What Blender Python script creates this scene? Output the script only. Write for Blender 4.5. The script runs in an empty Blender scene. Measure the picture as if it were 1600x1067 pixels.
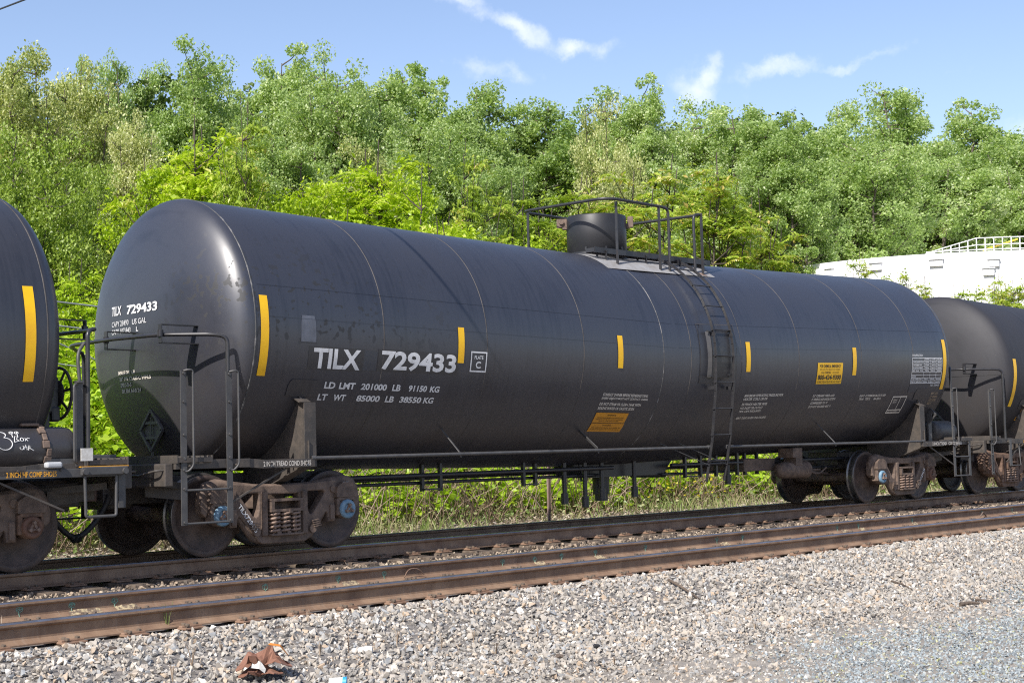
import bpy, bmesh, math, random
import numpy as np
from mathutils import Vector, Matrix
R_ = math.radians
SC = bpy.context.scene
COL = SC.collection

# ------------------------------------------------------------------ camera, sky, sun, exposure
def cam_axes(yaw, pitch, roll):
    f = Vector((math.sin(yaw)*math.cos(pitch), math.cos(yaw)*math.cos(pitch), math.sin(pitch)))
    r = Vector((math.cos(yaw), -math.sin(yaw), 0)); u = r.cross(f)
    return r*math.cos(roll)+u*math.sin(roll), -r*math.sin(roll)+u*math.cos(roll), f
CAM_P = Vector((0, 0, 1.4982)); FPX = 2345.53
cr, cu, cf = cam_axes(0.8024, 0.0527, -0.0057)
cd = bpy.data.cameras.new('camera'); cam = bpy.data.objects.new('camera', cd); COL.objects.link(cam)
cd.sensor_width = 36; cd.lens = FPX/1600*36; cd.clip_end = 3000; cd.clip_start = 0.1
m = Matrix((cr, cu, -cf)).transposed().to_4x4(); m.translation = CAM_P; cam.matrix_world = m
SC.camera = cam

SUN_DIR = Vector((-0.711, -0.195, 0.677)).normalized()
sd = bpy.data.lights.new('sun', 'SUN'); sd.energy = 4.8; sd.angle = R_(0.53); sd.color = (1.0, 0.95, 0.88)
so = bpy.data.objects.new('sun', sd); COL.objects.link(so)
so.rotation_euler = SUN_DIR.to_track_quat('Z', 'Y').to_euler(); so.location = (0, 0, 40)

def px_dir(x, y):
    d = cf + cr*((x-800)/FPX) + cu*((533.5-y)/FPX)
    return d.normalized()
def px_z(x, y, z):
    d = px_dir(x, y); t = (z-CAM_P.z)/d.z; return CAM_P+d*t
def px_Y(x, y, Y):
    d = px_dir(x, y); t = Y/d.y; return CAM_P+d*t

W = bpy.data.worlds.new('World'); SC.world = W; W.use_nodes = True
nt = W.node_tree; N = nt.nodes; L = nt.links; N.clear()
out = N.new('ShaderNodeOutputWorld'); bg = N.new('ShaderNodeBackground'); bg.inputs[1].default_value = 0.130
sky = N.new('ShaderNodeTexSky'); sky.sky_type = 'NISHITA'; sky.sun_disc = False
sky.sun_elevation = math.asin(SUN_DIR.z); sky.sun_rotation = math.atan2(SUN_DIR.x, SUN_DIR.y)
sky.air_density = 1.0; sky.dust_density = 0.7; sky.ozone_density = 2.0; sky.altitude = 50
tc = N.new('ShaderNodeTexCoord')
def wmath(op, a, b=None, c=None):
    n = N.new('ShaderNodeMath'); n.operation = op
    for i, v in enumerate((a, b, c)):
        if v is None: continue
        if isinstance(v, (int, float)): n.inputs[i].default_value = v
        else: L.new(v, n.inputs[i])
    return n.outputs[0]
def wdot(vec):
    n = N.new('ShaderNodeVectorMath'); n.operation = 'DOT_PRODUCT'; n.inputs[1].default_value = vec
    L.new(WARP, n.inputs[0]); return n.outputs['Value']
nz = N.new('ShaderNodeTexNoise'); nz.inputs['Scale'].default_value = 18; nz.inputs['Detail'].default_value = 7
nz.inputs['Roughness'].default_value = 0.62
L.new(tc.outputs['Generated'], nz.inputs['Vector'])
vs = N.new('ShaderNodeVectorMath'); vs.operation = 'SUBTRACT'; vs.inputs[1].default_value = (.5, .5, .5); L.new(nz.outputs['Color'], vs.inputs[0])
vm = N.new('ShaderNodeVectorMath'); vm.operation = 'SCALE'; vm.inputs['Scale'].default_value = 0.040; L.new(vs.outputs[0], vm.inputs[0])
va = N.new('ShaderNodeVectorMath'); va.operation = 'ADD'; L.new(tc.outputs['Generated'], va.inputs[0]); L.new(vm.outputs[0], va.inputs[1])
WARP = va.outputs[0]
nf = N.new('ShaderNodeTexNoise'); nf.inputs['Scale'].default_value = 30; nf.inputs['Detail'].default_value = 8
nf.inputs['Roughness'].default_value = 0.6; L.new(tc.outputs['Generated'], nf.inputs['Vector'])
total = None
# (centre direction by where the cloud stands in the sky, half width, half height, tilt in degrees, density)
for (px_, py_, hw, hh, tilt, dens) in ((805, 42, 75, 17, -26, .85), (902, 72, 42, 14, 3, .9), (765, 112, 80, 18, -12, .6), (1112, 112, 16, 30, -20, .72), (1092, 140, 34, 30, -24, .72),
                                       (1228, 103, 56, 15, 8, .82), (1330, 90, 72, 9, 9, .62), (1590, 205, 60, 26, 0, .55), (740, 5, 45, 9, -8, .6), (700, 96, 30, 6, -6, .4), (1216, 52, 14, 8, 30, .25), (1500, 118, 30, 7, 12, .25)):
    c = px_dir(px_, py_)
    t = Vector((c.y, -c.x, 0)).normalized(); u = t.cross(c).normalized()
    ct, st = math.cos(R_(tilt)), math.sin(R_(tilt))
    t, u = t*ct+u*st, u*ct-t*st
    a = wmath('DIVIDE', wmath('SUBTRACT', wdot(t), c.dot(t)), hw/FPX)
    b = wmath('DIVIDE', wmath('SUBTRACT', wdot(u), c.dot(u)), hh/FPX)
    rr = wmath('ADD', wmath('MULTIPLY', a, a), wmath('MULTIPLY', b, b))
    front = wmath('GREATER_THAN', wdot(c), 0.5)
    e = wmath('MULTIPLY', wmath('MULTIPLY', wmath('EXPONENT', wmath('MULTIPLY', rr, -0.6)), dens), front)
    total = e if total is None else wmath('MAXIMUM', total, e)
k = wmath('MULTIPLY', wmath('SUBTRACT', wmath('ADD', total, wmath('MULTIPLY', wmath('SUBTRACT', nf.outputs['Fac'], .5), 1.35)), .27), 1.25)
kc = N.new('ShaderNodeMapRange'); kc.interpolation_type = 'SMOOTHSTEP'; kc.inputs['From Max'].default_value = .95; kc.inputs['To Max'].default_value = .74; L.new(k, kc.inputs['Value']); k = kc.outputs[0]
mx = N.new('ShaderNodeMix'); mx.data_type = 'RGBA'; mx.clamp_factor = True
L.new(k, mx.inputs['Factor']); tint = N.new('ShaderNodeMix'); tint.data_type = 'RGBA'; tint.blend_type = 'MULTIPLY'; tint.inputs['Factor'].default_value = 1; tint.inputs[7].default_value = (1.03, .95, .98, 1)
L.new(sky.outputs[0], tint.inputs[6]); L.new(tint.outputs[2], mx.inputs[6]); mx.inputs[7].default_value = (6.1, 6.4, 6.9, 1)
L.new(mx.outputs[2], bg.inputs[0]); L.new(bg.outputs[0], out.inputs[0])
SC.view_settings.view_transform = 'Standard'; SC.view_settings.look = 'None'
SC.view_settings.exposure = 0.52; SC.view_settings.gamma = 1.0
SC.cycles.max_bounces = 8; SC.cycles.diffuse_bounces = 4; SC.cycles.glossy_bounces = 3; SC.cycles.transmission_bounces = 6
SC.cycles.use_denoising = False; SC.cycles.filter_width = 1.15; SC.cycles.sample_clamp_indirect = 6

# ------------------------------------------------------------------ materials
def nmat(name, base, rough=.6, metal=0., var=None, scale=6., bump=0., bscale=40., detail=5., spec=.5, lo=.35, hi=.65, coord='Object'):
    mt = bpy.data.materials.new(name); mt.use_nodes = True
    t = mt.node_tree; b = t.nodes['Principled BSDF']
    b.inputs['Base Color'].default_value = (*base, 1); b.inputs['Roughness'].default_value = rough
    b.inputs['Metallic'].default_value = metal; b.inputs['Specular IOR Level'].default_value = spec
    tc = t.nodes.new('ShaderNodeTexCoord')
    if var is not None:
        n = t.nodes.new('ShaderNodeTexNoise'); n.inputs['Scale'].default_value = scale; n.inputs['Detail'].default_value = detail
        n.inputs['Roughness'].default_value = .62
        t.links.new(tc.outputs[coord], n.inputs['Vector'])
        r = t.nodes.new('ShaderNodeValToRGB'); r.color_ramp.elements[0].position = lo; r.color_ramp.elements[1].position = hi
        r.color_ramp.elements[0].color = (*base, 1); r.color_ramp.elements[1].color = (*var, 1)
        t.links.new(n.outputs['Fac'], r.inputs[0]); t.links.new(r.outputs[0], b.inputs['Base Color'])
    if bump:
        n2 = t.nodes.new('ShaderNodeTexNoise'); n2.inputs['Scale'].default_value = bscale; n2.inputs['Detail'].default_value = 4
        t.links.new(tc.outputs[coord], n2.inputs['Vector'])
        bp = t.nodes.new('ShaderNodeBump'); bp.inputs['Strength'].default_value = bump; bp.inputs['Distance'].default_value = .02
        t.links.new(n2.outputs['Fac'], bp.inputs['Height']); t.links.new(bp.outputs[0], b.inputs['Normal'])
    return mt

def tank_mat(name, spots=True, base=(.023, .0248, .0335), rough=.37, spec=.82):
    mt = bpy.data.materials.new(name); mt.use_nodes = True
    t = mt.node_tree; b = t.nodes['Principled BSDF']; n = t.nodes; l = t.links
    tc = n.new('ShaderNodeTexCoord')
    # broad weathering, streaks running down, fine speckle
    big = n.new('ShaderNodeTexNoise'); big.inputs['Scale'].default_value = .9; big.inputs['Detail'].default_value = 6; big.inputs['Roughness'].default_value = .6
    l.new(tc.outputs['Object'], big.inputs['Vector'])
    mp = n.new('ShaderNodeMapping'); mp.inputs['Scale'].default_value = (7, .5, .5); l.new(tc.outputs['Object'], mp.inputs['Vector'])
    stk = n.new('ShaderNodeTexNoise'); stk.inputs['Scale'].default_value = 3.; stk.inputs['Detail'].default_value = 6; l.new(mp.outputs[0], stk.inputs['Vector'])
    ad = n.new('ShaderNodeMath'); ad.operation = 'ADD'; l.new(big.outputs['Fac'], ad.inputs[0]); l.new(stk.outputs['Fac'], ad.inputs[1])
    rp = n.new('ShaderNodeValToRGB'); rp.color_ramp.elements[0].position = .72; rp.color_ramp.elements[1].position = 1.3
    rp.color_ramp.elements[0].color = (*[c*.9 for c in base], 1); rp.color_ramp.elements[1].color = (base[0]*1.3, base[1]*1.28, base[2]*1.25, 1)
    dv = n.new('ShaderNodeMath'); dv.operation = 'MULTIPLY'; dv.inputs[1].default_value = 1.; l.new(ad.outputs[0], dv.inputs[0]); l.new(dv.outputs[0], rp.inputs[0])
    colr = rp.outputs[0]
    fine = n.new('ShaderNodeTexNoise'); fine.inputs['Scale'].default_value = 38; fine.inputs['Detail'].default_value = 3; l.new(tc.outputs['Object'], fine.inputs['Vector'])
    fr = n.new('ShaderNodeValToRGB'); fr.color_ramp.elements[0].position = .72; fr.color_ramp.elements[1].position = .78
    l.new(fine.outputs['Fac'], fr.inputs[0])
    m1 = n.new('ShaderNodeMix'); m1.data_type = 'RGBA'; m1.inputs[7].default_value = (.12, .10, .085, 1)
    f1 = n.new('ShaderNodeMath'); f1.operation = 'MULTIPLY'; f1.inputs[1].default_value = .5; l.new(fr.outputs[0], f1.inputs[0])
    l.new(f1.outputs[0], m1.inputs['Factor']); l.new(colr, m1.inputs[6]); colr = m1.outputs[2]
    rgh = n.new('ShaderNodeMapRange'); rgh.inputs['From Min'].default_value = .3; rgh.inputs['From Max'].default_value = .7
    rgh.inputs['To Min'].default_value = rough-.05; rgh.inputs['To Max'].default_value = rough+.07; l.new(big.outputs['Fac'], rgh.inputs['Value'])
    rgho = rgh.outputs[0]
    if spots:   # dark oil splashes round the left end of the shell
        sp = n.new('ShaderNodeTexNoise'); sp.inputs['Scale'].default_value = 13; sp.inputs['Detail'].default_value = 1.5; sp.inputs['Roughness'].default_value = .4
        l.new(tc.outputs['Object'], sp.inputs['Vector'])
        cl = n.new('ShaderNodeTexNoise'); cl.inputs['Scale'].default_value = 2.1; cl.inputs['Detail'].default_value = 2; l.new(tc.outputs['Object'], cl.inputs['Vector'])
        thr = n.new('ShaderNodeMath'); thr.operation = 'MULTIPLY_ADD'; thr.inputs[1].default_value = .42; l.new(cl.outputs['Fac'], thr.inputs[0]); l.new(sp.outputs['Fac'], thr.inputs[2])
        rad = n.new('ShaderNodeMapRange'); rad.inputs['From Min'].default_value = .825; rad.inputs['From Max'].default_value = .865; l.new(thr.outputs[0], rad.inputs['Value'])
        sx = n.new('ShaderNodeSeparateXYZ'); l.new(tc.outputs['Object'], sx.inputs[0])
        ax = n.new('ShaderNodeMapRange'); ax.inputs['From Min'].default_value = -4.2; ax.inputs['From Max'].default_value = -6.6; l.new(sx.outputs['X'], ax.inputs['Value'])
        za = n.new('ShaderNodeMapRange'); za.inputs['From Min'].default_value = 3.75; za.inputs['From Max'].default_value = 3.0; l.new(sx.outputs['Z'], za.inputs['Value'])
        zb = n.new('ShaderNodeMapRange'); zb.inputs['From Min'].default_value = 2.1; zb.inputs['From Max'].default_value = 2.5; l.new(sx.outputs['Z'], zb.inputs['Value'])
        ya = n.new('ShaderNodeMapRange'); ya.inputs['From Min'].default_value = -.3; ya.inputs['From Max'].default_value = -.95; l.new(sx.outputs['Y'], ya.inputs['Value'])
        v = rad.outputs[0]
        for q in (ax, za, zb, ya):
            mm = n.new('ShaderNodeMath'); mm.operation = 'MULTIPLY'; l.new(v, mm.inputs[0]); l.new(q.outputs[0], mm.inputs[1]); v = mm.outputs[0]
        m2 = n.new('ShaderNodeMix'); m2.data_type = 'RGBA'; m2.inputs[7].default_value = (.007, .007, .007, 1)
        f2 = n.new('ShaderNodeMath'); f2.operation = 'MULTIPLY'; f2.inputs[1].default_value = .8; l.new(v, f2.inputs[0])
        l.new(f2.outputs[0], m2.inputs['Factor']); l.new(colr, m2.inputs[6]); colr = m2.outputs[2]
        r2 = n.new('ShaderNodeMath'); r2.operation = 'MULTIPLY_ADD'; r2.inputs[1].default_value = .34; l.new(f2.outputs[0], r2.inputs[0]); l.new(rgho, r2.inputs[2]); rgho = r2.outputs[0]
    # brake dust and splashed dirt thrown up over the lower shell and the ends
    sz2 = n.new('ShaderNodeSeparateXYZ'); l.new(tc.outputs['Object'], sz2.inputs[0])
    ab = n.new('ShaderNodeMath'); ab.operation = 'ABSOLUTE'; l.new(sz2.outputs['X'], ab.inputs[0])
    en = n.new('ShaderNodeMapRange'); en.inputs['From Min'].default_value = 6.6; en.inputs['From Max'].default_value = 8.1; en.inputs['To Min'].default_value = 1.55; en.inputs['To Max'].default_value = 2.5; l.new(ab.outputs[0], en.inputs['Value'])
    dz = n.new('ShaderNodeMath'); dz.operation = 'SUBTRACT'; l.new(en.outputs[0], dz.inputs[0]); l.new(sz2.outputs['Z'], dz.inputs[1])
    dn = n.new('ShaderNodeTexNoise'); dn.inputs['Scale'].default_value = 2.6; dn.inputs['Detail'].default_value = 9; dn.inputs['Roughness'].default_value = .7; l.new(tc.outputs['Object'], dn.inputs['Vector'])
    da = n.new('ShaderNodeMath'); da.operation = 'MULTIPLY_ADD'; da.inputs[1].default_value = 2.4; l.new(dn.outputs['Fac'], da.inputs[0]); l.new(dz.outputs[0], da.inputs[2])
    dm = n.new('ShaderNodeMapRange'); dm.inputs['From Min'].default_value = 1.0; dm.inputs['From Max'].default_value = 2.3; dm.inputs['To Max'].default_value = .42; l.new(da.outputs[0], dm.inputs['Value'])
    m3 = n.new('ShaderNodeMix'); m3.data_type = 'RGBA'; m3.inputs[7].default_value = (.044, .034, .027, 1); l.new(dm.outputs[0], m3.inputs['Factor']); l.new(colr, m3.inputs[6]); colr = m3.outputs[2]
    r3 = n.new('ShaderNodeMath'); r3.operation = 'MULTIPLY_ADD'; r3.inputs[1].default_value = .22; l.new(dm.outputs[0], r3.inputs[0]); l.new(rgho, r3.inputs[2]); rgho = r3.outputs[0]
    l.new(colr, b.inputs['Base Color']); l.new(rgho, b.inputs['Roughness'])
    wv = n.new('ShaderNodeTexNoise'); wv.inputs['Scale'].default_value = 1.6; wv.inputs['Detail'].default_value = 2; l.new(tc.outputs['Object'], wv.inputs['Vector'])
    bp = n.new('ShaderNodeBump'); bp.inputs['Strength'].default_value = .10; bp.inputs['Distance'].default_value = .03
    l.new(wv.outputs['Fac'], bp.inputs['Height']); l.new(bp.outputs[0], b.inputs['Normal'])
    b.inputs['Specular IOR Level'].default_value = spec
    return mt

def leaf_mat(name, cols, trans=.35, rough=.44, tcol=None):
    """leaf colours drawn per leaf from a ramp"""
    mt = bpy.data.materials.new(name); mt.use_nodes = True
    t = mt.node_tree; n = t.nodes; l = t.links; b = n['Principled BSDF']
    g = n.new('ShaderNodeNewGeometry'); r = n.new('ShaderNodeValToRGB')
    el = r.color_ramp.elements
    while len(el) < len(cols): el.new(.5)
    for e, (p, c) in zip(el, cols): e.position = p; e.color = (*c, 1)
    tc = n.new('ShaderNodeTexCoord'); nn = n.new('ShaderNodeTexNoise'); nn.inputs['Scale'].default_value = .7; nn.inputs['Detail'].default_value = 3
    l.new(tc.outputs['Object'], nn.inputs['Vector'])
    oi = n.new('ShaderNodeObjectInfo')
    a = n.new('ShaderNodeMath'); a.operation = 'MULTIPLY_ADD'; a.inputs[1].default_value = 1.25; l.new(nn.outputs['Fac'], a.inputs[0])
    a0 = n.new('ShaderNodeMath'); a0.operation = 'MULTIPLY_ADD'; a0.inputs[1].default_value = .22; a0.inputs[2].default_value = -.50
    l.new(oi.outputs['Random'], a0.inputs[0])
    a1 = n.new('ShaderNodeMath'); a1.operation = 'MULTIPLY_ADD'; a1.inputs[1].default_value = .65; l.new(g.outputs['Random Per Island'], a1.inputs[0]); l.new(a0.outputs[0], a1.inputs[2])
    l.new(a1.outputs[0], a.inputs[2])
    l.new(a.outputs[0], r.inputs[0])
    l.new(r.outputs[0], b.inputs['Base Color']); b.inputs['Roughness'].default_value = rough; b.inputs['Specular IOR Level'].default_value = .6
    tr = n.new('ShaderNodeBsdfTranslucent')
    hs = n.new('ShaderNodeMix'); hs.data_type = 'RGBA'; hs.blend_type = 'MULTIPLY'; hs.inputs['Factor'].default_value = 1
    hs.inputs[7].default_value = (*(tcol or (1.25, 1.3, .6)), 1); l.new(r.outputs[0], hs.inputs[6]); l.new(hs.outputs[2], tr.inputs[0])
    mxs = n.new('ShaderNodeMixShader'); mxs.inputs[0].default_value = trans
    l.new(b.outputs[0], mxs.inputs[1]); l.new(tr.outputs[0], mxs.inputs[2])
    l.new(mxs.outputs[0], n['Material Output'].inputs[0])
    return mt

def stone_mat(name, cols, rough=.85):
    mt = bpy.data.materials.new(name); mt.use_nodes = True
    t = mt.node_tree; n = t.nodes; l = t.links; b = n['Principled BSDF']
    g = n.new('ShaderNodeNewGeometry'); r = n.new('ShaderNodeValToRGB'); r.color_ramp.interpolation = 'LINEAR'
    el = r.color_ramp.elements
    while len(el) < len(cols): el.new(.5)
    for e, (p, c) in zip(el, cols): e.position = p; e.color = (*c, 1)
    l.new(g.outputs['Random Per Island'], r.inputs[0])
    tc = n.new('ShaderNodeTexCoord'); nn = n.new('ShaderNodeTexNoise'); nn.inputs['Scale'].default_value = 45; nn.inputs['Detail'].default_value = 4
    l.new(tc.outputs['Object'], nn.inputs['Vector'])
    mm = n.new('ShaderNodeMapRange'); mm.inputs['To Min'].default_value = .72; mm.inputs['To Max'].default_value = 1.2; l.new(nn.outputs['Fac'], mm.inputs['Value'])
    mix = n.new('ShaderNodeMix'); mix.data_type = 'RGBA'; mix.blend_type = 'MULTIPLY'; mix.inputs['Factor'].default_value = 1
    l.new(r.outputs[0], mix.inputs[6]); l.new(mm.outputs[0], mix.inputs[7]); l.new(mix.outputs[2], b.inputs['Base Color'])
    b.inputs['Roughness'].default_value = rough
    return mt

M = {}
M['tank'] = tank_mat('tank_black_paint')
M['tank_plain'] = tank_mat('tank_black_paint_plain', spots=False, base=(.023, .0240, .0300), rough=.38)
M['tank_grey'] = tank_mat('tank_sooty_grey_paint', spots=False, base=(.021, .021, .025), rough=.62, spec=.45)
M['seam'] = nmat('jacket_seam_dirt', (.040, .036, .034), .55, var=(.085, .075, .07), scale=5)
M['seam_white'] = nmat('jacket_seam_worn', (.06, .06, .06), .5, var=(.26, .25, .245), scale=7, lo=.48, hi=.68)
M['steel'] = nmat('black_painted_steel', (.022, .022, .026), .36, var=(.036, .035, .036), scale=9)
M['dome'] = nmat('black_dome_paint', (.014, .015, .018), .50, var=(.020, .020, .023), scale=4)
M['steel_dirty'] = nmat('dusty_black_steel', (.045, .040, .036), .6, var=(.085, .070, .058), scale=7, bump=.1)
M['grey_steel'] = nmat('dusty_grey_steel', (.055, .054, .055), .5, var=(.085, .082, .08), scale=6)
M['cast'] = nmat('grimy_cast_steel', (.085, .060, .048), .75, var=(.185, .130, .098), scale=8, bump=.25, bscale=30)
M['cast_rust'] = nmat('rusty_cast_steel', (.10, .060, .042), .8, var=(.20, .125, .085), scale=8, bump=.3, bscale=30)
M['wheel'] = nmat('grimy_wheel_steel', (.052, .037, .031), .6, var=(.105, .072, .058), scale=7, bump=.08)
M['tread'] = nmat('worn_wheel_tread', (.10, .095, .09), .32, metal=.8, var=(.2, .19, .18), scale=5)
M['blue'] = nmat('blue_bearing_cap', (.105, .205, .30), .65, var=(.24, .36, .44), scale=10)
M['rustcap'] = nmat('rust_bearing_cap', (.12, .055, .035), .7, var=(.16, .09, .06), scale=14)
M['bolt'] = nmat('rusty_bolt_heads', (.16, .10, .075), .7, var=(.24, .17, .13), scale=20)
M['spring'] = nmat('rusty_spring_steel', (.17, .11, .08), .6, var=(.27, .19, .145), scale=12)
M['yellow'] = nmat('yellow_reflective_strip', (.90, .53, .006), .4, var=(.80, .43, .008), scale=3)
M['orange'] = nmat('orange_warning_panel', (.62, .27, .012), .45, var=(.55, .24, .015), scale=4)
M['white'] = nmat('white_lettering_paint', (.70, .70, .70), .5, var=(.40, .40, .40), scale=9, lo=.45, hi=.8)
M['cream'] = nmat('cream_lettering_paint', (.62, .57, .50), .55)
M['tan'] = nmat('dusty_lettering_paint', (.36, .27, .18), .6)
M['orange_let'] = nmat('orange_lettering_paint', (.75, .36, .03), .5)
M['black_let'] = nmat('black_print', (.012, .012, .012), .5)
M['patch_grey'] = nmat('grey_paint_patch', (.115, .125, .155), .45, var=(.075, .082, .10), scale=5)
M['patch_blue'] = nmat('blue_black_paint_patch', (.022, .028, .042), .38, spec=.8)
M['patch_black'] = nmat('fresh_black_paint_patch', (.0175, .0185, .024), .36, spec=.8)
M['pad'] = nmat('grey_grip_pad', (.27, .27, .275), .85, var=(.20, .19, .18), scale=7, bump=.15, bscale=120)
M['grip'] = nmat('dark_grating', (.05, .05, .052), .7)
M['sticker'] = nmat('silver_sticker', (.45, .46, .47), .35)
M['paper'] = nmat('white_paper', (.62, .61, .58), .8, var=(.48, .46, .42), scale=25)
M['hose'] = nmat('black_rubber_hose', (.022, .020, .019), .6)
M['rail'] = nmat('weathered_rail_rust', (.150, .088, .055), .74, var=(.265, .172, .110), scale=3.5, bump=.06)
def rail_streaks(mt):
    """pale streaks washed down the web, darker oily patches along it"""
    t = mt.node_tree; n = t.nodes; l = t.links; b = n['Principled BSDF']; src = b.inputs['Base Color'].links[0].from_socket
    tc = n.new('ShaderNodeTexCoord'); mp = n.new('ShaderNodeMapping'); mp.inputs['Scale'].default_value = (22, 1, 2.5); l.new(tc.outputs['Object'], mp.inputs['Vector'])
    q = n.new('ShaderNodeTexNoise'); q.inputs['Scale'].default_value = 2.2; q.inputs['Detail'].default_value = 4; l.new(mp.outputs[0], q.inputs['Vector'])
    r = n.new('ShaderNodeMapRange'); r.inputs['From Min'].default_value = .5; r.inputs['From Max'].default_value = .75; r.inputs['To Max'].default_value = .22; l.new(q.outputs['Fac'], r.inputs['Value'])
    m1 = n.new('ShaderNodeMix'); m1.data_type = 'RGBA'; m1.inputs[7].default_value = (.30, .25, .205, 1); l.new(r.outputs[0], m1.inputs['Factor']); l.new(src, m1.inputs[6])
    p = n.new('ShaderNodeTexNoise'); p.inputs['Scale'].default_value = 1.1; p.inputs['Detail'].default_value = 7; p.inputs['Roughness'].default_value = .7; l.new(tc.outputs['Object'], p.inputs['Vector'])
    r2 = n.new('ShaderNodeMapRange'); r2.inputs['From Min'].default_value = .55; r2.inputs['From Max'].default_value = .72; r2.inputs['To Max'].default_value = .45; l.new(p.outputs['Fac'], r2.inputs['Value'])
    m2 = n.new('ShaderNodeMix'); m2.data_type = 'RGBA'; m2.inputs[7].default_value = (.085, .06, .045, 1); l.new(r2.outputs[0], m2.inputs['Factor']); l.new(m1.outputs[2], m2.inputs[6])
    l.new(m2.outputs[2], b.inputs['Base Color'])
rail_streaks(M['rail'])
M['railtop'] = nmat('polished_rail_head', (.42, .42, .45), .28, metal=.85, var=(.30, .28, .28), scale=5)
M['tie'] = nmat('weathered_tie_wood', (.075, .055, .042), .9, var=(.15, .115, .085), scale=9, bump=.5)
M['plate'] = nmat('rusty_tie_plate', (.17, .095, .055), .8, var=(.24, .15, .10), scale=8, bump=.2)
M['green_mark'] = nmat('green_chalk_mark', (.20, .34, .26), .85)
M['lime_mark'] = nmat('pale_yellow_smear', (.155, .112, .082), .85, var=(.46, .37, .22), scale=34, lo=.44, hi=.58)
M['rusty_can'] = nmat('rusted_scrap_sheet', (.17, .075, .045), .8, var=(.24, .12, .08), scale=8, bump=.2)
M['orange_rust'] = nmat('orange_fresh_rust', (.55, .20, .03), .8)
M['bluelabel'] = nmat('blue_cup_print', (.03, .28, .58), .5)
M['white_tank'] = nmat('white_tank_paint', (.80, .80, .80), .5, var=(.76, .76, .76), scale=.3)
M['white_box'] = nmat('white_vent_box', (.76, .76, .77), .55)
M['pole_yellow'] = nmat('yellow_pole', (.75, .50, .03), .5)
M['wood'] = nmat('brown_stake_paint', (.20, .13, .115), .8, var=(.26, .18, .16), scale=12)
M['wire'] = nmat('wire_black', (.02, .02, .022), .6)
M['wire_grey'] = nmat('wire_grey', (.28, .29, .30), .5)
M['bark'] = nmat('grey_brown_bark', (.075, .06, .048), .9, var=(.13, .11, .09), scale=5, bump=.4, bscale=15)
M['bark_dark'] = nmat('dark_shrub_bark', (.05, .038, .03), .9, var=(.09, .07, .06), scale=5)
M['leaf_poplar'] = leaf_mat('hazed_poplar_leaf', [(0, (0.193, 0.293, 0.089)), (.45, (0.328, 0.444, 0.154)), (.8, (0.453, 0.555, 0.247)), (1, (0.677, 0.726, 0.495))], .5)  # leaf colours paled and greyed, distance haze painted into them
M['leaf_dark'] = leaf_mat('gap_shade_leaf', [(0, (0.063, 0.111, 0.022)), (.5, (0.108, 0.167, 0.038)), (1, (0.165, 0.223, 0.061))], .36)  # leaf colours darkened, shade of the gaps between crowns put into them
M['leaf_locust'] = leaf_mat('locust_leaf_and_blossom', [(0, (0.197, 0.266, 0.064)), (.45, (0.348, 0.402, 0.129)), (.72, (0.543, 0.561, 0.245)), (1, (0.800, 0.800, 0.492))], .42)
M['leaf_feather'] = leaf_mat('feathery_leaf', [(0, (0.139, 0.221, 0.028)), (.5, (0.257, 0.362, 0.045)), (1, (0.388, 0.487, 0.106))], .42)
M['leaf_bright'] = leaf_mat('bright_shrub_leaf', [(0, (0.189, 0.292, 0.015)), (.4, (0.349, 0.478, 0.017)), (.8, (0.480, 0.611, 0.032)), (1, (0.655, 0.624, 0.190))], .46)
M['leaf_heaven'] = leaf_mat('compound_leaf', [(0, (0.175, 0.263, 0.021)), (.4, (0.291, 0.402, 0.034)), (.75, (0.436, 0.528, 0.079)), (.9, (0.524, 0.389, 0.106)), (1, (0.800, 0.750, 0.423))], .42)
M['leaf_knot'] = leaf_mat('broad_bank_leaf', [(0, (0.174, 0.289, 0.020)), (.5, (0.361, 0.522, 0.030)), (1, (0.549, 0.688, 0.083))], .48)
M['grass'] = leaf_mat('verge_grass', [(0, (0.090, 0.150, 0.030)), (.5, (0.180, 0.255, 0.060)), (1, (0.450, 0.420, 0.225))], .3)
M['drystem'] = leaf_mat('dry_stem', [(0, (0.130, 0.085, 0.055)), (.5, (0.247, 0.176, 0.117)), (1, (0.442, 0.364, 0.273))], .05)
M['litter'] = leaf_mat('dry_litter', [(0, (0.162, 0.115, 0.081)), (.5, (0.324, 0.257, 0.189)), (1, (0.567, 0.499, 0.405))], .1)
M['flower'] = leaf_mat('yellow_flower', [(0, (.45, .38, .02)), (1, (.65, .55, .03))], .3)
M['stone'] = stone_mat('ballast_stone', [(0, (0.196, 0.183, 0.167)), (.16, (0.304, 0.280, 0.244)), (.38, (0.402, 0.355, 0.296)), (.56, (0.355, 0.325, 0.286)), (.66, (0.283, 0.295, 0.301)), (.8, (0.464, 0.420, 0.358)), (.9, (0.412, 0.310, 0.215)), (.965, (0.597, 0.560, 0.497)), (1, (0.742, 0.710, 0.649))])
M['stone_blue'] = stone_mat('blue_grey_stone', [(0, (.135, .15, .158)), (.3, (.245, .278, .292)), (.7, (.325, .365, .375)), (.9, (.41, .40, .36)), (.955, (.33, .33, .15)), (1, (.58, .56, .51))])
M['stone_dirty'] = stone_mat('oily_ballast_stone', [(0, (0.102, 0.083, 0.065)), (.4, (0.227, 0.176, 0.132)), (.8, (0.374, 0.286, 0.201)), (1, (0.521, 0.429, 0.317))])

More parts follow.
